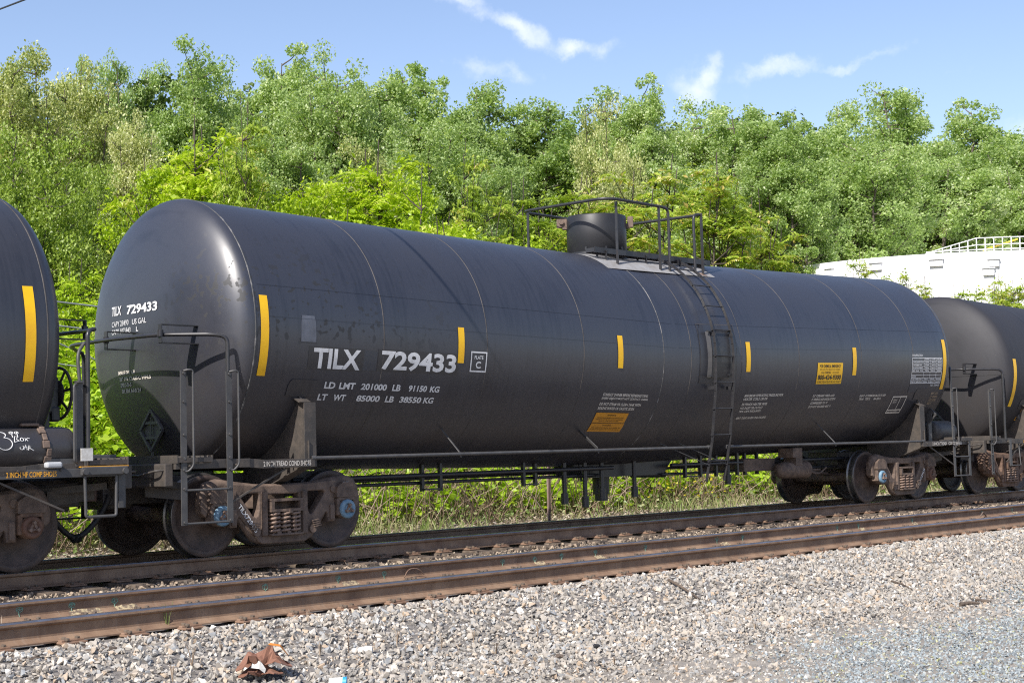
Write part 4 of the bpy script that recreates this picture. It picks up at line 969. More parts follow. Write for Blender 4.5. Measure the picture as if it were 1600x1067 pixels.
b.bar((8.22, -1.50, 1.05), (8.22, -1.50, 1.90), .012, .085, up=(1, 0, 0)); b.bar((8.22, -1.50, 1.88), (8.22, -1.50, 1.90), .06, .1)
b.tube(arc([(8.23, -1.50, 1.88), (8.21, -1.50, 2.1), (8.23, -1.48, 2.2), (8.31, -1.45, 2.28)], .05, 4), .018, 8); b.tube(arc([(8.21, -1.50, 1.87), (8.15, -1.53, 1.86), (8.15, -1.53, 1.10), (8.2, -1.5, 1.08)], .04, 4), .0115, 8)
b.box((8.32, -1.48, 1.10), (.09, .06, .22), bev=.006); b.box((8.12, -1.40, 1.10), (.5, .20, .06)); b.box((8.50, -1.3, 1.08), (.46, .10, .16), bev=.005)
b.build('corner_ladder', 'grey_steel', lc)
b = MB(); b.box((8.27, -1.56, 1.165), (.13, .012, .125)); b.build('paper_notice', 'paper', lc)
b = MB(); b.box((7.92, -1.53, 1.07), (.17, .08, .06), bev=.02); b.build('clear_bottle', 'sticker', lc)
# chained cylinder
b = MB(); b.lathe([(0, 6.3), (.20, 6.3), (.213, 6.35), (.213, 8.12), (.20, 8.19), (.15, 8.24), (0, 8.255)], 36, 'x', (0, -1.30, 1.235)); b.box((8.0, -1.30, 1.02), (.08, .3, .08)); b.box((7.2, -1.30, 1.02), (.08, .3, .08))
cy = b.build('equipment_cylinder', 'tank_plain', lc)
b = MB()    # chain band
for k in range(12):
    t = R_(-40+k*20); u = Vector((0, -math.sin(t), math.cos(t))); c = Vector((7.86+.012*(k % 2)+.02*math.sin(k), -1.30, 1.235))+u*.222
    b.box(c, (.05 if k % 2 else .075, .075, .022), rot=Matrix.Rotation(t, 3, 'X'), bev=.008)
for k in range(2): b.box((7.81-.09*k, -1.30-.04, 1.235+.235), (.10, .08, .03), bev=.01)
b.build('chain_band', 'cast', cy)
b = MB()    # chalk scrawl
def scr(u, v): 
    t = R_(78)-v/.213; return (7.50+u, -1.30-.2165*math.sin(t), 1.235+.2165*math.cos(t))
def pen(pts, r=.0042): b.tube([scr(*p) for p in pts], r, 5)
pen([(-.10+.055*math.sin(t), .10+.035*math.cos(t)) for t in np.linspace(-1.6, 2.6, 12)]+[(-.07+.075*math.sin(t), .005+.06*math.cos(t)) for t in np.linspace(.3, 4.0, 14)], .005)
for cx in (.02, .075): pen([(cx, .07), (cx+.004, .14)]); pen([(cx+.02*math.sin(t), .125+.017*math.cos(t)) for t in np.linspace(0, 6.0, 9)])
pen([(.03, .02), (.04, .08), (.07, .075), (.055, .05), (.08, .03), (.03, .02)]); pen([(.11+.018*math.sin(t), .045+.018*math.cos(t)) for t in np.linspace(0, 6.3, 9)]); pen([(.14, .06), (.17, .03)]); pen([(.14, .03), (.17, .06), (.19, .055)])
pen([(.10+.02*math.sin(t), -.035+.02*math.cos(t)) for t in np.linspace(.6, 5, 8)]); pen([(.12, -.055), (.14, -.01), (.155, -.055)]); pen([(.125, -.035), (.155, -.035)]); pen([(.17, -.06), (.175, -.015), (.195, -.025), (.175, -.035), (.225, -.065)])
b.build('chalk_scrawl', 'white', cy)
# hand brake wheel
bx, by, bz = 8.54, -.53, 1.82
b = MB(); n = 40
b.tube([(bx, by+.27*math.cos(2*math.pi*k/n), bz+.27*math.sin(2*math.pi*k/n)) for k in range(n)], .017, 8, closed=True)
for k in range(7):
    t = 2*math.pi*k/7+.3; b.bar((bx-.02, by+.10*math.cos(t), bz+.10*math.sin(t)), (bx, by+.26*math.cos(t), bz+.26*math.sin(t)), .028, .012, up=(1, 0, 0))
b.lathe([(0, -.06), (.05, -.05), (.11, -.03), (.135, -.02), (.14, -.01), (0, -.01)][::-1], 28, 'x', (bx+.0, by, bz))
bw = b.build('brake_wheel', 'steel_dirty', lc)
b = MB(); b.box((bx-.14, by, bz-.02), (.16, .24, .40), bev=.03); b.box((bx-.10, by-.05, bz-.22), (.10, .16, .16), bev=.02); b.cyl((bx-.08, by, bz), (bx, by, bz), .03, 10); b.box((bx-.22, by, 1.45), (.06, .30, .95)); b.build('brake_housing', 'steel', lc)

# ================= the car coupled on the right
rc = car_root(XC+18.24, 'sooty grey tank car on the right with yellow lettering on its end')
tr_ = Tank(2.26, .021, .021, 0, -7.78, 7.78, 1.575)
sr = tr_.shell(rc, 'tank_grey')
strips(tr_, sr, [(-7.86+.15, -7.58, 82, 117), (7.58, 7.70, 82, 117)])
end_fittings(rc, tr_, -1, '2 INCH HF COMP SHOES', 'orange_let', dusty='steel_dirty', stile_x=(8.64, 8.66), rail_x=8.05, rail_z=1.06, short=True, letter_x=(7.35, 6.75))
end_fittings(rc, tr_, 1, None, 'orange_let')
side_pipe(rc, tr_, [(-6.9, 6.9)], (-4.6, -2, 4.0))
make_truck(rc, -7.022, ('cap_rust', 'cap_rust'), None, 'cast_rust'); make_truck(rc, 7.022, ('cap_rust', 'cap_rust'), None, 'cast_rust')
b = MB(); tr_.head_text(b, '54', -1, -.10, 2.83, 2.73, .17, bold=.03); tr_.head_text(b, 'WER', -1, -.18, 2.55, 2.505, .16, bold=.02)
b.build('head_lettering', 'yellow', sr)
b = MB(); tr_.text(b, 'LD LMT', -7.05, 118, 121, .5); tr_.text(b, 'LT WT', -7.12, 125, 128, .5); tr_.text(b, 'TILX 271654', -6.7, 100, 108, 2.0, bold=.03); b.build('lettering', 'orange_let', sr)
b = MB(); b.tube([(-7.02, -1.2, 1.72), (-6.90, -1.48, 1.05)], .075, 12); b.box((-6.85, -1.48, 1.02), (.9, .06, .1)); b.build('grey_brace', 'grey_steel', rc)
b = MB(); b.box((-7.9, -1.52, .80), (.09, .02, .52)); b.tube([(-7.9, -1.53, .55), (-7.5, -1.53, .55), (-7.5, -1.5, 1.0)], .012, 6); b.build('hanging_step', 'grey_steel', rc)
# jacket crease along the end
b = MB(); b.tube([tr_.head(-1, y, 2.33, .001) for y in np.linspace(-.4, -1.5, 12)], .004, 5); b.build('jacket_seam', 'black_let', sr)

# ---- air hoses joined between the couplers: one hanging from each car
def hose(name, pts, car_, lab=None):
    b = MB(); b.tube(arc(pts, .12, 5), .031, 10); b.cyl(pts[-1], Vector(pts[-1])+Vector((.03, .02, -.02)), .045, 10)
    for q in (.18, .22): 
        p = Vector(pts[-1]).lerp(Vector(pts[-2]), q); b.cyl(p, p+(Vector(pts[-2])-p).normalized()*.018, .037, 10)
    return b.build('air_hose', 'hose', car_)
hose('a', [(-8.84, -.34, .72), (-8.88, -.32, .60), (-8.98, -.30, .44), (-9.13, -.29, .31), (-9.20, -.28, .28)], car)
hose('b', [(8.54, -.30, .62), (8.62, -.30, .46), (8.74, -.30, .34), (8.84, -.29, .28)], lc)
hose('c', [(8.84, .42, .72), (8.93, .42, .52), (9.03, .38, .36), (9.10, .30, .30)], car)

# ------------------------------------------------------------------ white storage tank behind the trees
def build_storage():
    dirx = px_dir(1548, 560); dirx = Vector((dirx.x, dirx.y, 0)).normalized()
    D = 108.; Rr = 15.8; c = dirx*D; H = 11.45; gz = -.2
    o = empty('storage_tank', (c.x, c.y, gz)); tag(o, 'big round white storage tank with railing and small boxes near its rim', 'storage tank')
    b = MB(); n = 96; nz = 6
    b.lathe([(Rr, z) for z in np.linspace(0, H, nz)], n, 'z'); b.build('shell', 'white_tank', o)
    b = MB(); b.lathe([(Rr+.015, H-.08), (Rr+.015, H+.03), (Rr, H+.04), (Rr*.5, H+.45), (.01, H+.75)], n, 'z'); b.build('roof', 'white_tank', o)
    toc = -dirx; side = Vector((dirx.y, -dirx.x, 0))      # towards the camera, to the right
    def rim(a, r=Rr): return toc*math.cos(a)*r+side*math.sin(a)*r
    def ang_for(px_):   # angle on the near side whose sight column is px_
        lo, hi = -1.45, 1.45
        for _ in range(40):
            md = (lo+hi)/2; p = c+rim(md)-CAM_P; q = 800+FPX*(p.dot(cr)/p.dot(cf))
            if q < px_: lo = md
            else: hi = md
        return lo
    for px_, py_, w, h in ((1301, 424, .60, .62), (1374, 413, .80, .46), (1469, 407, .80, .42), (1559, 407, .62, .44), (1551, 421, .64, .44)):
        a = ang_for(px_); p = rim(a); P = c+p; dd = (P-CAM_P).dot(cf); d = px_dir(px_, py_+2.5); z = CAM_P.z+d.z/d.dot(cf)*dd-gz
        b = MB(); rt = Matrix.Rotation(math.atan2(p.y, p.x), 3, 'Z')
        b.box((p.x*1.004, p.y*1.004, z), (.22, w, h), rot=rt, bev=.03); b.box((p.x*1.007, p.y*1.007, z+h/2), (.30, w+.10, .05), rot=rt)
        b.build('vent_box', 'white_box', o)
    b = MB(); prev = None; A0, A1 = ang_for(1452), ang_for(1760)
    for i, a in enumerate(np.linspace(A0, A1, 24)):
        p = rim(a, Rr-.15); h = min(.80, .05+.75*min(1, i/6)); base = Vector((p.x, p.y, H+.04)); top = base+Vector((0, 0, h))
        b.cyl(base, top, .032, 6)
        if prev: b.cyl(prev[0], top, .032, 6); b.cyl(prev[1], base+Vector((0, 0, h*.5)), .03, 6); b.cyl(prev[2], base+Vector((0, 0, .12)), .03, 6)
        prev = (top, base+Vector((0, 0, h*.5)), base+Vector((0, 0, .12)))
    b.build('railing', 'white_tank', o)
    p, q = rim(ang_for(1542), Rr-.6), rim(ang_for(1600), Rr-.6)
    b = MB(); b.cyl((p.x, p.y, H+.15), (q.x, q.y, H+.75), .05, 8); b.build('yellow_rod', 'pole_yellow', o)
build_storage()

# ------------------------------------------------------------------ vegetation
def rot_rand(rs, n, flat=.0):
    """n random leaf frames: two perpendicular unit vectors each; flat>0 turns leaf faces upward"""
    nrm = rs.normal(size=(n, 3)); nrm[:, 2] = np.abs(nrm[:, 2])+flat; nrm /= np.linalg.norm(nrm, axis=1)[:, None]
    a = rs.normal(size=(n, 3)); a -= nrm*(a*nrm).sum(1)[:, None]; a /= np.linalg.norm(a, axis=1)[:, None]+1e-9
    return a, np.cross(nrm, a)
def leaves(C, size, rs, flat=.5, aspect=.75):
    n = len(C); a, b = rot_rand(rs, n, flat); s = (size*rs.uniform(.65, 1.3, n))[:, None]
    V = np.empty((n, 4, 3)); nrm = np.cross(a, b)
    V[:, 0] = C-a*s*.5; V[:, 1] = C+b*s*.5*aspect+nrm*s*.10; V[:, 2] = C+a*s*.55; V[:, 3] = C-b*s*.5*aspect+nrm*s*.10
    return V.reshape(-1, 3), np.arange(4*n).reshape(-1, 4)
def tubes(paths, radii, n=5):
    V, F = [], []; o = 0
    for P, R in zip(paths, radii):
        P = np.asarray(P, float); k = len(P); t = np.gradient(P, axis=0); t /= np.linalg.norm(t, axis=1)[:, None]+1e-9
        ref = np.array([1., .3, 0]) if abs(t[0][2]) > .7 else np.array([0, 0, 1.])
        u = np.cross(t, ref); u /= np.linalg.norm(u, axis=1)[:, None]+1e-9; w = np.cross(t, u)
        an = np.arange(n)*2*math.pi/n
        ring = P[:, None, :]+(u[:, None, :]*np.cos(an)[None, :, None]+w[:, None, :]*np.sin(an)[None, :, None])*np.asarray(R, float)[:, None, None]
        V.append(ring.reshape(-1, 3))
        i = np.arange(k-1)[:, None]*n; j = np.arange(n)[None, :]; j2 = (j+1) % n
        F.append((np.stack([i+j, i+j2, i+n+j2, i+n+j], -1).reshape(-1, 4))+o); o += k*n
    return np.concatenate(V), np.concatenate(F)
def poplar(seed, H=20., Wd=9., nl=24000, leaf=.19, lobes=5, low=.20, airy=.0):
    """tapered trunk that forks into upright leaders, side limbs, leaf sprays at their tips; returns trunk data, leaf centres"""
    rs = np.random.RandomState(seed); paths, rad, cl = [], [], []
    th = H*rs.uniform(.30, .42); bend = rs.normal(size=2)*.35
    trunk = [np.array([bend[0]*(t**2), bend[1]*(t**2), th*t]) for t in np.linspace(0, 1, 6)]
    paths.append(trunk); rad.append(np.linspace(.40, .28, 6)*H/20)
    fork = trunk[-1]; a0 = rs.uniform(0, 6.28)
    for i in range(lobes):
        az = a0+i*2.39996; rr = Wd*.5*(.12 if i == 0 else rs.uniform(.38, .72)); top = np.array([math.cos(az)*rr, math.sin(az)*rr, H*(1 if i == 0 else rs.uniform(.80, .985))])
        st = trunk[-1-rs.randint(0, 3)]; mid = st*.45+top*.55+np.array([math.cos(az), math.sin(az), -.4])*rr*.28
        ts = np.linspace(0, 1, 9); ld = [(1-t)**2*st+2*t*(1-t)*mid+t*t*top+rs.normal(size=3)*.12*t for t in ts]
        paths.append(ld); rad.append(np.linspace(.23, .03, 9)*H/20)
        nb = 24
        for q in range(5): cl.append((top+np.array([rs.normal()*.5, rs.normal()*.5, -.25-.55*q]), 1.0))
        for k in range(nb):
            t = rs.uniform(.16, 1.0)**.8; p = ld[min(8, int(t*8))]; q = ld[min(8, int(t*8)+1)]; s = p+(q-p)*(t*8 % 1)
            az2 = rs.uniform(0, 6.28); ln = Wd*(.22*(1-t)**.7+.115)*rs.uniform(.6, 1.25)
            e = s+np.array([math.cos(az2)*ln, math.sin(az2)*ln, ln*rs.uniform(-.05, .75)])
            m2 = (s+e)/2+np.array([0, 0, -.08*ln]); paths.append([s, m2, e]); rad.append([.05*H/20, .032*H/20, .012*H/20])
            cl.append((e, 1.0)); cl.append((m2*.4+e*.6+rs.normal(size=3)*.3, .8))
            if ln > Wd*.15: cl.append((m2+rs.normal(size=3)*.4, .7))
    for k in range(6):   # low skirts of foliage
        az = rs.uniform(0, 6.28); z = H*rs.uniform(low, .42); rr = Wd*.5*rs.uniform(.35, .8); s = trunk[min(5, int(z/th*5))] if z < th else fork
        e = np.array([math.cos(az)*rr, math.sin(az)*rr, z]); paths.append([s, (s+e)/2+[0, 0, .3], e]); rad.append([.06, .035, .012])
        for q in range(3): cl.append((e*(1-.22*q)+s*.22*q+rs.normal(size=3)*.35, .9))
    wts = np.array([c[1] for c in cl])*rs.uniform(.6, 1.4, len(cl)); wts /= wts.sum()
    idx = rs.choice(len(cl), nl, p=wts); base = np.array([c[0] for c in cl])[idx]; cr_ = (np.array([c[1] for c in cl])*rs.uniform(.65, 1.25, len(cl)))[idx]
    g = rs.normal(size=(nl, 3)); g /= np.linalg.norm(g, axis=1)[:, None]; g *= (rs.uniform(.15, 1, nl)**.55)[:, None]*np.array([1., 1., .72])
    C = base+g*(cr_*Wd*.088*(1+airy*.25))[:, None]
    return paths, rad, C, rs
def tree_meshes(name, seed, mat, leaf=.19, bark='bark', **kw):
    paths, rad, C, rs = poplar(seed, **kw)
    V, F = tubes(paths, rad); tm = fast_mesh('trunk', V, F, bark, smooth=True)
    LV, LF = leaves(C, leaf, rs, .35); return tm, fast_mesh('crown', LV, LF, mat)
def place_tree(name, meshes, loc, sc, rz, label, cat, group):
    o = empty(name, loc, (0, 0, rz)); o.scale = sc
    link('trunk', meshes[0], o); link('crown', meshes[1], o)
    return tag(o, label, cat, group)

POP = [tree_meshes('p', 11+i, 'leaf_poplar', leaf=.185, lobes=(8, 9, 8, 10, 8)[i], Wd=(9, 10, 8.5, 11, 9)[i], nl=74000) for i in range(5)]
LOC = [tree_meshes('l', 41+i, 'leaf_locust', leaf=.21, lobes=6, Wd=9.5, nl=26000, airy=.6) for i in range(2)]
FEA = [tree_meshes('f', 61+i, 'leaf_feather', leaf=.20, lobes=9, Wd=12, nl=46000, H=16, low=.08) for i in range(2)]
def tall(px_, py_, wpx, Y, ms, label, cat='tree', grp='tall trees of the wood behind the train', H0=20., W0=9.5, rz=None, group=True):
    """stand a tree at distance Y from the camera's track line in the column px_, as high as py_ shows"""
    d = px_dir(px_, 560); t = Y/d.y; x = d.x*t; gz = float(groundz(Y))
    dp = Vector((x, Y, 0)).dot(Vector((cf.x, cf.y, 0)).normalized()); top = px_dir(px_, py_); tz = CAM_P.z+top.z*(Y/top.y)
    h = tz-gz; w = wpx/FPX*dp
    return place_tree('deciduous_tree', ms, (x, Y, gz), (w/W0, w/W0, h*(.955 if px_ < 700 else .93 if px_ < 1200 else .985)/H0), rng.uniform(0, 6.28) if rz is None else rz, label, cat, grp if group else None)
rng = random.Random(21)
T_ = [(-40, 75, 200, 62, LOC[0], 'pale blossoming locust tree half outside the upper left corner'),
      (40, 52, 190, 60, LOC[1], 'tall pale blossoming locust tree in the upper left below the thick cable'),
      (122, 66, 170, 63, LOC[0], 'pale blossoming locust tree mixed with dark green, second from the upper left corner'),
      (160, 74, 130, 67, POP[1], 'dark green tree directly behind the pale locusts at the upper left'),
      (215, 86, 165, 69, POP[0], 'narrow green cottonwood standing just left above the domed end of the middle tank car'),
      (312, 68, 210, 62, POP[1], 'broad leafy cottonwood above the domed left end of the middle tank car'),
      (428, 74, 220, 68, POP[2], 'cottonwood whose tall spire rises right of the gap over the yellow stripe'),
      (520, 92, 200, 62, POP[3], 'rounded pale green cottonwood above the large white car number'),
      (622, 90, 225, 67, POP[4], 'cottonwood with a dark forked trunk showing above the bright bushes'),
      (735, 100, 230, 63, POP[0], 'wide cottonwood standing left of the dome railing under a faint cloud'),
      (862, 124, 240, 69, POP[1], 'round-topped cottonwood directly above the black dome of the tank car'),
      (952, 124, 110, 60, LOC[1], 'thin cream blossoming tree between two green cottonwoods above the dome'),
      (1008, 116, 190, 62, POP[2], 'pointed cottonwood right behind the cream blossoming tree above the dome railing'),
      (1088, 142, 225, 68, POP[3], 'green cottonwood beneath the steep white cloud right of the dome'),
      (1195, 144, 220, 60, POP[4], 'cottonwood right of the steep white cloud with leaning lower trunk'),
      (1308, 164, 215, 68, POP[0], 'cottonwood left of the tallest spire above the white storage tank'),
      (1412, 146, 230, 61, POP[1], 'cottonwood with the tallest spire above the white storage tank'),
      (1525, 170, 240, 67, POP[2], 'broad cottonwood above the railing of the white storage tank'),
      (1640, 196, 240, 60, POP[3], 'cottonwood cut off by the right edge above the white storage tank'),
      (1760, 200, 260, 62, POP[4], 'cottonwood beyond the right edge of the view')]
for i, (a, b_, w, Y, ms, lab) in enumerate(T_[:-1]): tall(a, b_, w, Y, ms, lab)
# lower trees in front of the tall ones
for a, b_, w, Y, ms, lab in ((25, 185, 250, 40, FEA[0], 'feathery yellow green tree at the left edge above the left tank car'),
                             (150, 255, 190, 44, FEA[1], 'feathery green tree filling the gap between the two left tank cars'),
                             (205, 150, 120, 56, LOC[0], 'small pale locust tree in front of the narrow green cottonwood at left'),
                             (560, 205, 150, 52, LOC[1], 'low creamy white blossoming tree behind the bright bushes above the car number'),
                             (975, 208, 90, 50, LOC[0], 'small cream blossoming tree low behind the dome railing'),
                             (1240, 205, 200, 54, POP[2], 'leafy lower tree at the left end of the white storage tank'),
                             (1345, 225, 230, 56, POP[3], 'rounded lower tree just above the left rim of the storage tank'),
                             (1465, 250, 230, 58, POP[4], 'lower spreading tree with leaning trunk above the storage tank boxes'),
                             (1585, 262, 200, 57, POP[0], 'lower tree over the storage tank at the right edge'),
                             (420, 200, 200, 54, POP[4], 'lower green tree behind the dark sapling stem left of centre'),
                             (690, 195, 200, 54, POP[3], 'lower grey green tree behind the bright bushes at centre'),
                             (1100, 235, 190, 54, POP[1], 'lower green tree behind the compound leaved bush right of the dome')):
    H0 = 16. if ms in FEA else 20.
    tall(a, b_, w, Y, ms, lab, H0=H0, W0=12. if ms in FEA else 9.5, grp='lower trees at the edge of the wood')
# the wood behind them reads as one mass
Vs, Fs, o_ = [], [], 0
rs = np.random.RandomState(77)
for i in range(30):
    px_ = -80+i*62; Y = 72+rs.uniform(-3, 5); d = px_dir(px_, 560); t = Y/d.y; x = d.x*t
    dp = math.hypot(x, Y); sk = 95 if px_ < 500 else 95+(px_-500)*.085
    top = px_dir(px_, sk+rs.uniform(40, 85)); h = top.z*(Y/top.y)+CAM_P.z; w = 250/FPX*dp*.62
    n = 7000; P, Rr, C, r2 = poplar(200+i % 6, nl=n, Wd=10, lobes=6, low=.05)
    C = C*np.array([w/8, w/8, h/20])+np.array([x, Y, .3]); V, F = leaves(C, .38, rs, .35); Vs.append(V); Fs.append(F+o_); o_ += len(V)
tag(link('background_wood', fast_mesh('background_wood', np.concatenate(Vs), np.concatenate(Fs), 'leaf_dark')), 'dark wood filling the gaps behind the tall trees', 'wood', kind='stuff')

# bright bushes: many stems, pinnate leaves in drooping sprays
def bush(seed, H=8., Wd=4.8, tips=150, per=7, pinn=True, lsize=.13, n_inner=6000):
    rs = np.random.RandomState(seed); paths, rad = [], []; C, A, B = [], [], []
    ends = []
    for s in range(9):
        az = rs.uniform(0, 6.28); rr = Wd*.5*rs.uniform(.1, .75); top = np.array([math.cos(az)*rr, math.sin(az)*rr, H*rs.uniform(.72, 1.)*(1-.25*(rr/Wd*2)**2)])
        st = np.array([math.cos(az)*.25, math.sin(az)*.25, 0]); md = np.array([top[0]*.35, top[1]*.35, top[2]*.55])
        ld = [(1-t)**2*st+2*t*(1-t)*md+t*t*top+rs.normal(size=3)*.06 for t in np.linspace(0, 1, 8)]; paths.append(ld); rad.append(np.linspace(.065, .015, 8)*H/8)
        for k in range(tips//9):
            t = rs.uniform(.18, 1); p = ld[int(t*6.99)]; az2 = rs.uniform(0, 6.28); ln = Wd*rs.uniform(.10, .34)*(1.15-t*.55)
            e = p+np.array([math.cos(az2)*ln, math.sin(az2)*ln, ln*rs.uniform(.0, .9)]); paths.append([p, (p+e)/2-[0, 0, .05], e]); rad.append([.022, .016, .008]); ends.append((e, e-p))
    V, F = tubes(paths, rad, 4); tm = fast_mesh('trunk', V, F, 'bark_dark', smooth=True)
    LV, LF = [], []; o = 0
    if pinn:
        for e, dr in ends:
            for q in range(per):
                az = rs.uniform(0, 6.28); L_ = rs.uniform(.45, .85); ca, sa = math.cos(az), math.sin(az); up = rs.uniform(.1, .9)
                k = 9; ts = np.linspace(.12, 1, k); ax = np.stack([ca*ts*L_, sa*ts*L_, (up*ts-.8*ts**2)*L_*.6], 1)+e
                sd = np.array([-sa, ca, 0]); ls = lsize*(1-.45*ts)*rs.uniform(.8, 1.2)
                for sg in (-1, 1):
                    b0 = ax; tip = ax+(sd*sg)[None]*ls[:, None]*1.25+np.array([ca*.3, sa*.3, -.35+rs.normal()*.2])*ls[:, None]
                    w = np.array([ca, sa, -.3])*.30
                    m_ = (b0+tip)/2; Q = np.stack([b0, m_-w*ls[:, None]+[0, 0, .008], tip, m_+w*ls[:, None]+[0, 0, .008]], 1)
                    LV.append(Q.reshape(-1, 3)); n4 = len(Q); LF.append(np.arange(4*n4).reshape(-1, 4)+o); o += 4*n4
    E = np.array([e for e, _ in ends]); idx = rs.randint(0, len(E), n_inner); Cc = E[idx]+rs.normal(size=(n_inner, 3))*np.array([.23, .23, .15])
    V, F = leaves(Cc, lsize*1.1, rs, .7, .6); LV.append(V); LF.append(F+o)
    return tm, np.concatenate(LV), np.concatenate(LF)
def bush_meshes(seed, mat, **kw):
    tm, V, F = bush(seed, **kw); return tm, fast_mesh('crown', V, F, mat)
BR = [bush_meshes(301+i, 'leaf_bright', pinn=False, lsize=.135, n_inner=34000, tips=200) for i in range(2)]
HE = [bush_meshes(321+i, 'leaf_heaven', pinn=True, lsize=.15, n_inner=3500, tips=170, per=7) for i in range(3)]
HE += [bush_meshes(331, 'leaf_bright', pinn=True, lsize=.155, n_inner=11000, tips=200, per=7)]
def shrub(px_, py_, wpx, Y, ms, label, nm='leafy_bush', cat='bush', grp='bright bushes along the railway bank'):
    d = px_dir(px_, 560); x = d.x*Y/d.y; gz = float(groundz(Y))
    dp = Vector((x, Y, 0)).dot(Vector((cf.x, cf.y, 0)).normalized()); top = px_dir(px_, py_); h = CAM_P.z+top.z*(Y/top.y)-gz; w = wpx/FPX*dp
    place_tree(nm, ms, (x, Y, gz), (w/4.8, w/4.8, h/8.), rng.uniform(0, 6.28), label, cat, grp)
shrub(300, 178, 244, 30, HE[3], 'bright yellow green bush above the domed left end of the middle tank car')
shrub(248, 222, 190, 31, BR[0], 'bright lime bush at the left end of the bright row above the domed tank end')
shrub(362, 226, 200, 30, HE[3], 'broad bright bush behind the foot of the dark sapling stem')
shrub(520, 246, 210, 31, BR[1], 'bright lime bush between the low lime bush and the large compound leaves')
shrub(385, 128, 146, 28, HE[0], 'tall sapling with dark stem rising above the bright bushes left of centre', 'sapling_tree', 'sapling', None)
shrub(468, 258, 231, 29, BR[0], 'low bright lime bush just right of the dark sapling stem')
shrub(580, 215, 280, 30, HE[3], 'bright green bush with large compound leaves above the car number')
shrub(655, 222, 207, 28, BR[1], 'dense lime bush over the middle of the tank car left of its dome')
shrub(735, 195, 146, 29, HE[1], 'slim sapling with reddish tips left of the dome railing', 'sapling_tree', 'sapling', None)
shrub(805, 265, 207, 29, HE[2], 'compound leaved bush behind the left end of the dome railing')
shrub(905, 258, 256, 31, HE[0], 'compound leaved bush directly behind the black dome')
shrub(1010, 225, 268, 30, HE[1], 'compound leaved bush behind the right end of the dome railing')
shrub(1105, 225, 244, 32, HE[2], 'broad compound leaved bush right of the side ladder top')
shrub(1188, 290, 183, 33, HE[0], 'rightmost compound leaved bush, its branches reaching towards the white tank')
shrub(530, 300, 231, 25, BR[1], 'low lime bush touching the tank top below the large compound leaves')
shrub(715, 320, 219, 25, BR[0], 'low lime bush touching the tank top left of the dome railing')
shrub(845, 335, 183, 26, BR[1], 'low bright bush touching the tank top under the left of the dome railing')
shrub(118, 400, 158, 25, HE[3], 'bright bush in the gap beside the brake wheel')
shrub(70, 480, 183, 24, BR[0], 'low bright bush behind the brake wheel')
shrub(170, 470, 158, 23, BR[1], 'low bright bush behind the domed end of the middle tank car')
for px_, py_, w, Y, k in ((1345, 378, 95, 38, 0), (1405, 400, 90, 38, 1), (1440, 420, 90, 37, 2), (1500, 430, 110, 38, 0), (1545, 428, 100, 38, 1), (1568, 412, 90, 39, 2), (1592, 420, 110, 38, 0)):
    shrub(px_, py_, w, Y, HE[k], {1345: 'leafy sprig at the left end of the white storage tank', 1405: 'leafy sprig against the white storage tank over the right tank end', 1440: 'lowest leafy sprig touching the curve of the middle tank end', 1500: 'leafy sprig above the top of the right grey tank car, first of four',
          1545: 'leafy sprig above the right grey tank car, second of four', 1568: 'tallest leafy sprig above the right grey tank car', 1592: 'leafy sprig above the right grey tank car at the right edge'}[px_], 'sapling_tree', 'sapling', 'saplings in front of the white storage tank')

# the bank: broad-leaved growth, dry stems, verge grass, litter (nobody could count them)
rs = np.random.RandomState(9)
def field(n, y0, y1, x0=2, x1=75):
    Y = y0+(y1-y0)*rs.uniform(0, 1, n); X = np.empty(n)
    for i in range(1): X = Y*math.tan(R_(15))-3+rs.uniform(0, 1, n)**1.2*(Y*math.tan(R_(66))+6-(Y*math.tan(R_(15))-3))
    return X, Y
def patchy(X, Y, f=.55, seed=0):
    return .5+.25*np.sin(X*f+seed)+.25*np.sin(X*f*2.3+Y*1.7+seed*2)
# broad leaves
n = 112000; X, Y = field(n, 19.4, 25.5); hmax = (.55+2.1*np.clip((Y-19.4)/2.4, 0, 1))*(.65+.7*patchy(X, Y, .5, 1)); Z = hmax*rs.uniform(.06, 1, n)**.7
keep = rs.uniform(size=n) < (.08+.95*(patchy(X, Y, .8, 2)))*np.clip(Z/.55, .15, 1)
C = np.stack([X, Y, groundz(Y)+Z], 1)[keep]; V, F = leaves(C, .155, rs, .9, .9)
tag(link('bank_foliage', fast_mesh('bank_foliage', V, F, 'leaf_knot')), 'mass of broad lime green leaves on the bank behind the train', 'undergrowth', kind='stuff')
# dry stems, upright and leaning
n = 6400; X, Y = field(n, 19.0, 22.4); paths, rad = [], []
for i in range(n):
    g0 = float(groundz(Y[i])); lean = rs.normal(size=2)*.45; h = rs.uniform(.3, 1.5); x, y = X[i], Y[i]
    if rs.uniform() < .25: lean *= 2.4; h *= .6
    paths.append([(x, y, g0), (x+lean[0]*h*.4, y+lean[1]*h*.4, g0+h*.6), (x+lean[0]*h, y+lean[1]*h, g0+h)]); r0 = rs.uniform(.006, .013); rad.append([r0, r0*.8, r0*.4])
V, F = tubes(paths, rad, 3); tag(link('dry_stems', fast_mesh('dry_stems', V, F, 'drystem')), 'tangle of dry brown stems under the bank leaves', 'undergrowth', kind='stuff')
